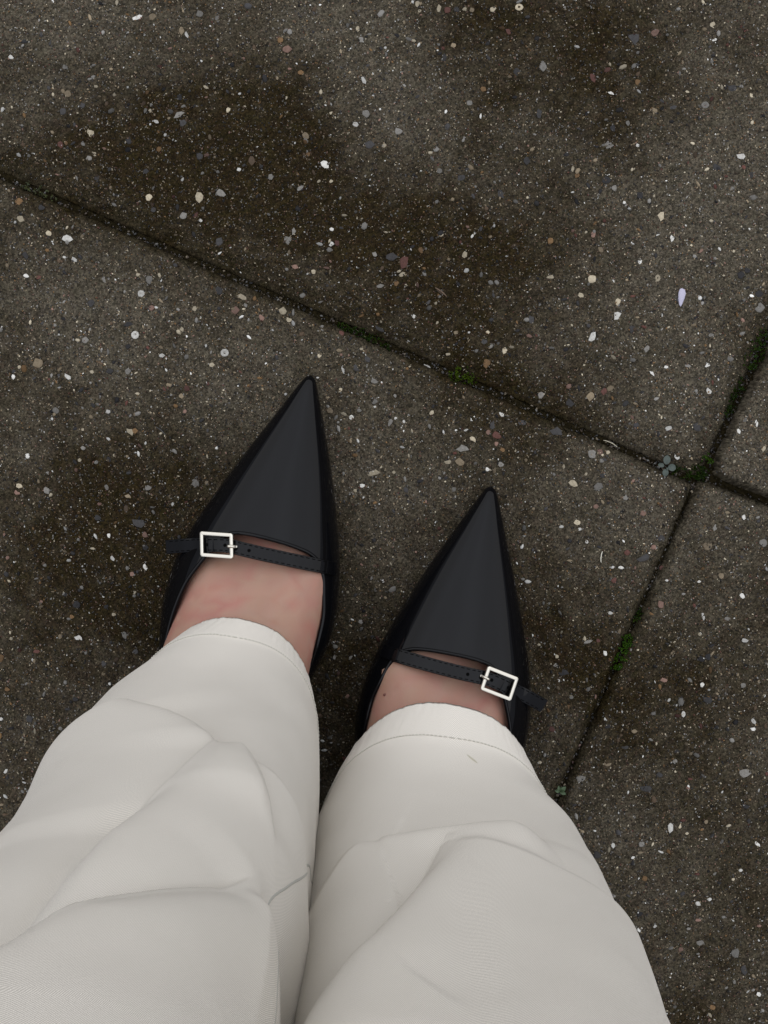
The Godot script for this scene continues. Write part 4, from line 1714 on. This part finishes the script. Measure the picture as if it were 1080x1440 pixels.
	_pebble(l, -87.0, -118.2, 5.0, 5.0, 0, "pink")
	_pebble(l, -81.2, -120.7, 3.3, 2.9, 90, "grey")
	_chip(l, -111.1, -118.6, 4.6, 3.7, -60, "cream")
	_ring(l, -145.7, -103.7, 5.0, 5.0, 0, "white")
	_pebble(l, -174.8, -100.7, 4.2, 4.2, 0, "grey")
	_chip(l, -118.6, -106.2, 4.6, 2.9, 110, "cream")
	_ring(l, -93.2, -93.2, 5.0, 5.0, 0, "white")
	_chip(l, -149.9, -109.9, 5.4, 2.9, 0, "black")
	_chip(l, -209.4, -138.2, 3.3, 2.5, 20, "white")
	_pebble(l, -202.3, -137.4, 3.3, 2.5, -20, "red")
	_pebble(l, -132.0, -117.0, 3.3, 2.9, 60, "black")
	_pebble(t, -110.7, -174.0, 5.4, 3.7, -60, "red")
	_pebble(t, -117.4, -173.6, 4.6, 4.2, -30, "grey")
	_pebble(t, -96.6, -158.6, 5.4, 4.6, -60, "slate")
	_pebble(t, -134.9, -176.9, 3.7, 3.7, 0, "slate")
	_pebble(t, -107.4, -170.7, 2.1, 2.1, 0, "white")
	_pebble(l, -129.9, -91.6, 3.7, 2.5, 0, "white")
	_pebble(l, -149.9, -97.0, 3.7, 2.9, 0, "black")
	_pebble(l, -200.6, -178.2, 4.2, 3.3, 0, "slate")
	_pebble(l, -136.1, -119.5, 4.2, 3.3, 0, "pink")
	_pebble(l, -184.4, -96.6, 3.7, 3.3, 20, "grey")
	_pebble(l, -100.7, -86.2, 3.3, 2.9, 0, "cream")
	_ring(l, 80.3, -11.7, 2.5, 2.5, 0, "white")
	_chip(l, 110.7, -16.7, 5.4, 4.2, 30, "cream")
	_chip(l, 125.7, -14.6, 5.8, 5.0, -50, "grey")
	_chip(l, 104.1, 9.2, 3.7, 2.9, 10, "white")
	_pebble(l, 114.5, 10.0, 2.5, 2.1, 0, "white")
	_pebble(l, 113.2, 6.2, 4.6, 3.7, 10, "cream")
	_pebble(l, 118.6, 17.5, 2.5, 2.1, -60, "white")
	_chip(l, 151.9, 27.1, 8.3, 5.0, -25, "slate")
	_pebble(l, 162.4, 15.4, 5.0, 4.6, 60, "slate")
	_pebble(l, 142.4, 23.7, 3.7, 3.7, 0, "red")
	_chip(l, 128.2, -21.2, 4.6, 3.7, 10, "slate")
	_pebble(l, 122.0, -34.1, 6.2, 5.4, 90, "grey")
	_pebble(l, 126.6, -35.0, 4.2, 3.7, 60, "pink")
	_pebble(l, 131.1, -35.0, 2.9, 2.5, 20, "cream")
	_chip(t, 171.9, -32.1, 3.7, 3.3, 30, "white")
	_pebble(t, 166.5, -49.1, 5.0, 2.9, -15, "white")
	_chip(l, 100.7, -47.0, 7.1, 5.4, 30, "slate")
	_pebble(l, 81.2, -52.5, 7.5, 3.3, 5, "slate")
	_pebble(r, 217.3, -51.6, 5.4, 2.9, 100, "white")
	_pebble(r, 210.2, -54.1, 4.2, 3.7, 0, "grey")
	_pebble(r, 206.9, -47.0, 3.3, 2.1, 70, "white")
	_pebble(r, 221.5, -37.0, 4.2, 2.5, -60, "cream")
	_pebble(q, 194.4, 9.2, 4.2, 2.9, 110, "grey")
	_pebble(q, 189.8, 20.0, 5.8, 5.4, -40, "tan")
	_pebble(q, 222.7, 17.9, 5.8, 5.0, 90, "grey")
	_pebble(q, 197.7, 37.5, 4.2, 4.2, 0, "tan")
	_chip(q, 184.8, 40.8, 2.1, 1.7, 0, "white")
	_chip(l, 138.6, 32.5, 3.3, 2.1, 10, "white")
	_pebble(l, 134.5, 40.0, 3.7, 2.9, -60, "red")
	_pebble(q, 163.6, 32.9, 3.7, 2.9, 60, "red")
	_chip(l, 82.4, 43.7, 4.2, 2.1, 70, "white")
	_chip(q, 211.1, 2.9, 3.3, 2.9, 90, "white")
	_pebble(q, 210.2, 49.1, 4.2, 2.9, 60, "white")
	_pebble(t, 183.2, -50.0, 5.8, 5.0, 40, "slate")
	_pebble(l, 127.4, -30.0, 2.9, 2.5, 0, "grey")
	_pebble(l, 124.1, -3.3, 3.3, 2.9, 0, "pink")
	_pebble(l, 151.9, 0.8, 4.2, 3.7, 0, "pink")
	_pebble(l, 141.5, -8.3, 3.3, 2.9, 0, "grey")
	_pebble(l, 129.5, 82.8, 3.7, 2.5, 70, "white")
	_pebble(q, 139.0, 91.6, 2.9, 2.1, 30, "white")
	_pebble(l, 101.2, 84.5, 2.5, 2.5, 0, "cream")
	_pebble(l, 101.2, 89.1, 5.0, 2.9, -15, "grey")
	_chip(l, 104.9, 94.1, 6.2, 4.2, 10, "black")
	_ring(l, 102.0, 98.7, 2.9, 2.1, 110, "white")
	_pebble(l, 119.5, 75.8, 5.4, 2.1, -15, "grey")
	_pebble(l, 125.3, 75.3, 2.9, 2.5, 0, "red")
	_pebble(l, 132.4, 59.1, 2.9, 2.1, 0, "white")
	_pebble(l, 109.5, 108.7, 3.7, 2.5, -30, "grey")
	_chip(l, 108.2, 114.1, 3.3, 2.5, -20, "ochre")
	_pebble(l, 98.2, 127.0, 4.2, 3.3, 20, "red")
	_chip(q, 189.8, 110.3, 6.2, 5.4, 10, "slate")
	_pebble(q, 174.4, 110.3, 4.2, 3.3, 60, "slate")
	_chip(q, 187.3, 61.2, 4.6, 2.5, 80, "white")
	_pebble(q, 201.5, 62.4, 5.0, 2.5, 15, "grey")
	_pebble(q, 211.5, 75.3, 4.2, 2.5, 0, "white")
	_pebble(q, 190.2, 84.9, 4.2, 3.7, 60, "black")
	_pebble(q, 186.1, 86.2, 4.2, 3.3, 30, "black")
	_pebble(q, 167.3, 110.3, 2.5, 1.7, -50, "white")
	_pebble(q, 186.5, 101.2, 2.9, 2.9, 0, "white")
	_pebble(q, 185.2, 71.6, 2.5, 2.1, -40, "white")
	_pebble(q, 162.4, 54.5, 5.4, 4.2, 80, "pink")
	_pebble(q, 164.4, 98.7, 5.0, 2.9, 10, "pink")
	_ring(q, 175.7, 118.6, 3.7, 2.5, 90, "white")
	_chip(q, 129.9, 122.0, 2.9, 2.1, 60, "white")
	_pebble(q, 131.1, 125.7, 4.6, 2.9, 0, "black")
	_pebble(q, 141.5, 137.8, 5.0, 3.3, 10, "slate")
	_pebble(q, 131.1, 147.4, 5.4, 4.2, 0, "tan")
	_chip(q, 153.6, 162.4, 7.9, 5.0, 0, "slate")
	_pebble(q, 161.9, 154.4, 4.6, 3.3, 20, "slate")
	_pebble(q, 170.7, 146.5, 3.7, 2.9, -40, "grey")
	_pebble(q, 115.3, 156.5, 5.8, 4.2, -20, "grey")
	_chip(q, 178.6, 161.5, 2.9, 1.7, 90, "white")
	_chip(q, 211.5, 153.2, 7.5, 7.1, 0, "grey")
	_chip(q, 216.9, 122.8, 4.2, 3.3, 60, "white")
	_chip(q, 216.5, 127.4, 3.3, 2.9, 0, "white")
	_pebble(q, 171.9, 140.7, 3.3, 2.9, 0, "black")
	_pebble(q, 168.6, 83.3, 3.7, 3.3, 0, "tan")
	_pebble(q, 210.6, 101.6, 3.7, 3.3, 0, "grey")
	_pebble(q, 146.9, 128.6, 3.7, 2.5, 0, "tan")
	_chip(q, 168.2, 184.8, 6.7, 4.6, 100, "white")
	_chip(q, 173.6, 184.4, 3.3, 2.5, 90, "cream")
	_pebble(q, 177.8, 188.6, 2.1, 1.7, 0, "cream")
	_pebble(q, 189.0, 181.9, 2.9, 2.5, -30, "tan")
	_pebble(q, 186.9, 186.5, 2.5, 2.1, 0, "ochre")
	_chip(q, 146.5, 178.2, 2.5, 2.1, 20, "white")
	_pebble(q, 151.1, 194.8, 4.2, 3.7, 0, "grey")
	_pebble(q, 134.5, 195.7, 3.3, 2.5, 90, "white")
	_pebble(q, 146.1, 202.7, 2.5, 1.7, -20, "white")
	_pebble(q, 124.9, 201.1, 5.0, 4.6, 0, "slate")
	_chip(q, 219.0, 194.8, 4.2, 2.5, 45, "white")
	_chip(q, 162.4, 199.4, 3.7, 1.7, 20, "white")
	_pebble(q, 153.2, 215.2, 3.7, 3.7, 0, "ochre")
	_pebble(q, 191.1, 227.3, 2.9, 2.5, 0, "white")
	_pebble(q, 184.4, 229.8, 3.7, 2.9, 40, "white")
	_pebble(q, 209.4, 210.2, 2.5, 2.1, 0, "white")
	_pebble(q, 194.0, 211.9, 2.9, 2.9, 0, "grey")
	_pebble(q, 144.5, 223.5, 3.3, 2.5, 0, "grey")
	_pebble(q, 149.9, 236.0, 4.2, 3.3, -20, "black")
	_chip(q, 149.4, 245.2, 2.9, 2.1, 60, "white")
	_chip(q, 154.4, 248.5, 3.3, 2.1, -20, "white")
	_chip(q, 159.0, 243.1, 2.1, 2.1, 0, "white")
	_pebble(q, 178.6, 244.4, 2.9, 1.7, 0, "grey")
	_pebble(q, 184.4, 239.4, 4.2, 2.1, 0, "pink")
	_chip(q, 185.2, 252.7, 4.6, 4.2, 0, "grey")
	_pebble(q, 174.0, 256.4, 3.3, 2.9, 0, "pink")
	_pebble(q, 206.1, 258.5, 5.8, 5.4, 60, "grey")
	_pebble(q, 176.1, 263.5, 4.2, 2.9, 90, "grey")
	_chip(q, 211.1, 268.5, 6.2, 5.0, 80, "slate")
	_pebble(q, 153.2, 264.3, 3.7, 3.3, 60, "red")
	_chip(q, 193.2, 274.7, 3.3, 2.1, -20, "white")
	_chip(q, 219.8, 283.1, 2.9, 2.9, 0, "white")
	_pebble(q, 192.7, 290.6, 4.2, 3.3, 20, "ochre")
	_pebble(q, 205.6, 275.6, 2.9, 2.1, 80, "grey")
	_chip(q, 209.8, 243.9, 2.5, 1.2, 20, "white")
	_pebble(q, 159.4, 283.1, 4.6, 3.3, 90, "slate")
	_chip(l, -179.0, 73.7, 4.6, 3.3, 30, "white")
	_pebble(l, -205.6, 86.6, 3.3, 2.1, 35, "white")
	_pebble(l, -203.1, 81.6, 4.6, 2.5, 0, "red")
	_pebble(l, -179.8, 54.1, 5.4, 4.6, 60, "black")
	_pebble(l, -186.5, 48.3, 3.3, 2.5, 0, "black")
	_pebble(l, -162.8, 55.4, 3.7, 2.5, -20, "black")
	_chip(l, -164.4, 48.7, 3.3, 2.1, 80, "white")
	_pebble(l, -218.1, 74.1, 2.5, 2.1, 0, "cream")
	_pebble(l, -224.0, 85.3, 5.0, 3.3, 90, "ochre")
	_pebble(l, -164.0, 88.7, 3.3, 3.3, 0, "slate")
	_pebble(l, -151.9, 72.0, 5.4, 3.3, 70, "grey")
	_pebble(l, -182.7, 61.2, 2.9, 2.5, 0, "ochre")
	_pebble(l, -158.2, 59.9, 2.9, 2.1, 20, "cream")
	_pebble(l, -189.8, 72.8, 3.7, 2.9, 0, "tan")
	_pebble(l, -207.3, 121.1, 4.6, 4.2, 60, "slate")
	_pebble(l, -189.4, 126.6, 2.9, 2.5, 30, "grey")
	_chip(l, -221.5, 151.9, 3.3, 2.5, -50, "white")
	_pebble(l, -210.6, 156.1, 2.9, 1.7, 0, "white")
	_pebble(l, -180.7, 109.5, 4.2, 2.5, 20, "black")
	_pebble(l, -200.6, 52.5, 2.5, 2.1, 0, "pink")
	_chip(l, -159.0, 27.1, 3.7, 2.9, 60, "white")
	_chip(l, -139.9, 32.1, 4.2, 2.9, 70, "white")
	_pebble(l, -147.4, 36.2, 3.7, 2.9, 10, "pink")
	_pebble(l, -220.6, 103.7, 3.3, 2.5, 0, "ochre")
	_pebble(l, -145.3, 81.6, 3.7, 3.3, 50, "slate")
	_shell(l, -5.8, -22.9, 8.3, 5.4, 0, "cream")
	_pebble(l, -12.9, -15.4, 3.3, 2.5, -20, "white")
	_pebble(l, -16.7, -12.5, 2.5, 2.1, 30, "cream")
	_pebble(l, 5.8, -23.3, 2.1, 2.1, 0, "cream")
	_ring(l, -19.1, -55.4, 2.9, 2.9, 0, "white")
	_chip(l, -5.4, -64.5, 3.3, 3.3, 0, "grey")
	_chip(l, -5.4, -61.6, 1.7, 1.7, 0, "white")
	_pebble(l, -14.6, -59.5, 2.9, 2.1, 0, "grey")
	_pebble(l, -25.4, -71.6, 2.5, 2.1, 90, "cream")
	_pebble(l, -31.6, -59.5, 4.6, 3.7, 50, "tan")
	_pebble(l, 6.7, -54.9, 2.1, 1.7, 0, "white")
	_pebble(l, 11.7, -52.9, 2.1, 1.7, 80, "white")
	_pebble(l, 3.7, -52.5, 5.0, 2.5, 110, "grey")
	_chip(l, 45.8, -37.0, 7.1, 4.2, 10, "grey")
	_chip(l, 37.5, -29.1, 4.6, 3.3, -10, "cream")
	_pebble(l, 44.5, -29.1, 6.7, 5.0, 30, "tan")
	_chip(l, 35.0, -20.0, 5.4, 2.9, 0, "black")
	_chip(l, 52.9, -54.5, 5.4, 3.3, -30, "white")
	_chip(l, 52.0, -42.5, 4.2, 3.3, 50, "cream")
	_chip(l, 63.3, -50.8, 5.4, 4.2, 90, "slate")
	_chip(l, 68.7, -57.4, 4.2, 2.9, 50, "white")
	_pebble(l, 65.8, -45.0, 5.8, 4.2, 20, "red")
	_pebble(l, 60.8, -46.6, 3.7, 2.9, -60, "pink")
	_pebble(l, 69.5, -36.6, 3.7, 3.3, 90, "ochre")
	_pebble(l, 65.8, -40.0, 2.9, 2.5, 90, "pink")
	_pebble(l, 42.0, -47.9, 2.1, 1.2, 0, "white")
	_chip(l, 47.9, -47.9, 2.9, 1.7, -20, "white")
	_pebble(l, 68.3, -27.9, 3.7, 3.3, 0, "grey")
	_pebble(l, 40.8, -13.3, 3.3, 3.3, 0, "grey")
	_pebble(l, 60.4, -25.0, 2.5, 2.5, 0, "white")
	_pebble(l, 12.9, -12.9, 3.7, 2.9, 60, "slate")
	_chip(l, -13.7, 64.5, 2.9, 2.9, 0, "grey")
	_chip(l, -28.7, 78.7, 3.3, 3.3, 30, "grey")
	_pebble(l, -29.1, 85.3, 2.5, 2.1, 90, "grey")
	_chip(l, -19.6, 85.3, 2.9, 1.7, -40, "grey")
	# grit washed into the joints
	joint_grit("joint_grit", "pinkish grit washed into the joint beside the right trouser leg", Vector3(0.1205, 0, 0.120), Vector3(-0.036, 0, 0.084), 0.0045, 330, 0.0008, 0.0024, ["pink", "tan", "red", "brown", "grey"])
	joint_grit("joint_grit", "dark sand lying in the long joint ahead of the shoes", Vector3(-0.26, 0, -0.2115), Vector3(0.446, 0, 0.1955), 0.005, 1500, 0.0006, 0.0022, ["brown", "slate", "black", "grey", "brown", "tan"])
	joint_grit("joint_grit", "dark sand lying in the joints round the raised slab corner", Vector3(0.186, 0, -0.020), Vector3(0.06, 0, -0.128), 0.006, 700, 0.0006, 0.0020, ["brown", "slate", "black", "grey"])
	joint_grit("joint_grit", "dark sand lying in the joint below the crossing of the slabs", Vector3(0.1835, 0, -0.014), Vector3(-0.10, 0, 0.227), 0.004, 700, 0.0006, 0.0022, ["brown", "slate", "black", "tan", "grey"])
	joint_grit("joint_grit", "dark sand under the lower edge of the raised slab", Vector3(0.186, 0, -0.017), Vector3(0.10, 0, 0.0375), 0.005, 400, 0.0006, 0.0018, ["brown", "slate", "black"])
	# moss
	var ja := Vector3(0.9158, 0, 0.4016)
	var jb := Vector3(-0.4007, 0, 0.9162)
	var green := Vector3(0.028, 0.044, 0.007)
	var deep := Vector3(0.012, 0.020, 0.006)
	moss("bright green moss tuft in the long joint between the two shoe tips", spot(651, 529, -0.003), ja, 0.017, 0.006, 231, green)
	moss("thin dark moss line in the long joint up from the left shoe tip", spot(512, 471, -0.0045), ja, 0.034, 0.004, 231, deep)
	moss("green moss strip in the joint right of the right shoe's vamp", spot(877, 918, -0.003), jb, 0.022, 0.0055, 308, Vector3(0.020, 0.042, 0.007))
	moss("tiny moss tuft just above the moss strip in the joint", spot(898, 865, -0.003), jb, 0.008, 0.003, 60, deep)
	moss("dark moss filling the crossing of the joints by the raised corner", spot(984, 664, -0.0045), ja, 0.011, 0.005, 231, deep)
	moss("small green tuft against the raised slab's left edge, above its corner", spot(996, 645, -0.002), -jb, 0.007, 0.004, 71, Vector3(0.022, 0.045, 0.008))
	moss("green moss in the joint at the right border of the picture", spot(1068, 490, -0.003), -jb, 0.026, 0.007, 253, Vector3(0.016, 0.028, 0.007))
	moss("dark moss line along the raised slab's left edge", spot(1036, 557, -0.004), -jb, 0.026, 0.004, 165, deep)
	moss("faint moss beside the small rosette of grey-green leaves", spot(960, 665, -0.003), ja, 0.012, 0.005, 110, deep)
	moss("pale lichen-grey moss in the long joint near the left border", spot(52, 268, -0.004), ja, 0.022, 0.004, 110, Vector3(0.040, 0.044, 0.026))
	# a seedling in the joint, and a leaf by the trouser leg
	var weed := base("seedling", spot(936, 656, -0.002))
	tag(weed, "small seedling with round grey-green leaves at the crossing of the joints", "seedling")
	var leaf_m := mat(lin(0.026, 0.038, 0.029), 0.55)
	leaf_m.backlight_enabled = true
	leaf_m.backlight = Color(0.05, 0.07, 0.04)
	for e in [[82.0, 0.0042, 0.0054, 0.0042], [-10.0, 0.0046, 0.0046, 0.0042], [-95.0, 0.0048, 0.0044, 0.0036], [165.0, 0.0030, 0.0038, 0.0026], [-55.0, 0.0022, 0.0020, 0.0014]]:
		var o := put("leaf", leaf(e[2], e[3]), leaf_m, weed)
		var dir := Vector3(cos(deg_to_rad(e[0])), 0, -sin(deg_to_rad(e[0])))
		o.basis = Basis(dir, UP, dir.cross(UP))
		o.position = dir * e[1] * 0.30 + UP * 0.0035
	var sprig := base("leaf_sprig", spot(787, 1113, -0.001))
	tag(sprig, "small light green leaf poking out beside the right trouser leg", "leaf")
	var lm := mat(lin(0.032, 0.058, 0.020), 0.6)
	for e in [[40.0, 0.0046, 0.0028], [100.0, 0.0036, 0.0022], [-20.0, 0.0040, 0.0022], [165.0, 0.0030, 0.0020]]:
		var o := put("leaflet", leaf(e[1], e[2]), lm, sprig)
		var dir := Vector3(cos(deg_to_rad(e[0])), 0.2, -sin(deg_to_rad(e[0]))).normalized()
		var acr := dir.cross(UP).normalized()
		o.basis = Basis(dir, acr.cross(dir), acr)
		o.position = UP * 0.002
	# a loose chip of mussel shell
	var chip := MB.new()
	var pts := PackedVector3Array()
	var rim := [Vector2(0, -5.4), Vector2(1.8, -4.6), Vector2(2.5, -2.4), Vector2(2.0, 0.6), Vector2(0.9, 4.0), Vector2(0.1, 5.6), Vector2(-0.9, 4.6), Vector2(-1.7, 1.2), Vector2(-1.9, -2.6), Vector2(-1.2, -4.8), Vector2(0, -5.4)]
	for i in 5:
		var f: float = [0.0, 0.55, 0.92, 1.0, 0.97][i]
		for c in rim:
			pts.append(Vector3(c.x * f, [1.25, 1.05, 0.55, 0.25, 0.0][i], c.y * f) * 0.001)
	chip.grid(pts, 5, 11, false, true)
	var lilac := mat(lin(0.31, 0.295, 0.37), 0.45)
	var sh := put("shell_chip", chip.mesh(), lilac)
	sh.position = spot(958, 418, 0.0004)
	sh.rotation.y = -0.08
	tag(sh, "long pale lilac shell chip lying on the far slab at the right", "shell")
	# fine plant fibres
	fibre("curved white fibre lying right of the right shoe tip", spot(846, 783, 0.0012), 1.45, 0.0065, 0.5, Color(0.5, 0.48, 0.4))
	fibre("pale hair-thin fibre lying across the edge of the long joint", spot(858, 624, 0.0014), -0.45, 0.0090, 0.6, Color(0.3, 0.27, 0.2))
	fibre("dark thin curved fibre lying left of the left shoe", spot(226, 606, 0.0012), -0.7, 0.0075, 0.5, Color(0.03, 0.03, 0.03))
	fibre("brown curved stalk lying below the red stone", spot(620, 411, 0.0012), -0.65, 0.0085, 0.4, Color(0.10, 0.065, 0.04))


func spot(x: float, y: float, h: float) -> Vector3:
	# from the survey grid (2402 units per metre, camera foot at 540, 720) to metres
	return Vector3((x - 540.0) / 2402.2, h, (y - 720.0) / 2402.2)


func leaf(l: float, w: float) -> ArrayMesh:
	# a rounded blade that starts at the origin and runs along x, slightly cupped
	var mb := MB.new()
	var pts := PackedVector3Array()
	for s in 2:
		pts.clear()
		for i in 13:
			var f := i / 12.0
			var half := w * 0.5 * pow(sin(PI * clampf(f * 0.94 + 0.04, 0.0, 1.0)), 0.6)
			for j in 9:
				var g := j / 4.0 - 1.0
				pts.append(Vector3(f * l, 0.0006 * sin(PI * f) - 0.0004 * (1.0 - g * g) - 0.0002 * s, g * half))
		mb.grid(pts, 13, 9, s == 1)
	return mb.mesh()


func fibre(label: String, at: Vector3, turn: float, length: float, bend: float, tone: Color) -> void:
	var path := PackedVector3Array()
	var sx := PackedVector3Array()
	var ux := PackedVector3Array()
	for i in 15:
		var f := i / 14.0 - 0.5
		var a := turn + bend * f * 2.0
		path.append(Vector3(cos(turn) * f, 0, -sin(turn) * f) * length + Vector3(sin(turn), 0, cos(turn)) * length * bend * 0.5 * (f * f - 0.25) + UP * 0.0002 * sin(f * 9.0))
		sx.append(Vector3(sin(a), 0, cos(a)))
		ux.append(UP)
	var mb := MB.new()
	mb.sweep(path, sx, ux, 0.00028, 0.00022, 6, 1.0)
	var o := put("plant_fibre", mb.mesh(), mat(tone.linear_to_srgb(), 0.7))
	o.position = at
	tag(o, label, "fibre")


func joint_grit(called: String, label: String, from: Vector3, run: Vector3, wide: float, count: int, d0: float, d1: float, tones: Array) -> void:
	var side := run.normalized().cross(UP)
	var buf := PackedFloat32Array()
	for i in count:
		var w := from + run * rng.randf() + side * rng.randfn(0.0, 0.4) * wide
		var d := lerpf(d0, d1, pow(rng.randf(), 2.0))
		w.y = -0.0068 + rng.randf_range(-0.1, 0.5) * d + 0.0012 * noise.get_noise_2d(w.x * 120.0, w.z * 120.0)
		var b := Basis.from_euler(Vector3(rng.randf() * TAU, rng.randf() * TAU, 0)) * Basis.from_scale(Vector3(d, d * 0.8, d * 0.7))
		var t: Vector3 = TONES[tones[rng.randi() % tones.size()]] * rng.randf_range(0.18, 0.55)
		buf.append_array(PackedFloat32Array([b.x.x, b.y.x, b.z.x, w.x, b.x.y, b.y.y, b.z.y, w.y, b.x.z, b.y.z, b.z.z, w.z, t.x, t.y, t.z, 1.0]))
	var mm := MultiMesh.new()
	mm.transform_format = MultiMesh.TRANSFORM_3D
	mm.use_colors = true
	mm.mesh = grain_mesh(2)
	mm.instance_count = count
	mm.buffer = buf
	var o := MultiMeshInstance3D.new()
	o.name = numbered(called, self)
	o.multimesh = mm
	var gm := mat(Color.WHITE, 0.6)
	gm.vertex_color_use_as_albedo = true
	o.material_override = gm
	add_child(o, true)
	tag(o, label, "grit", "grit in the paving joints", "stuff")
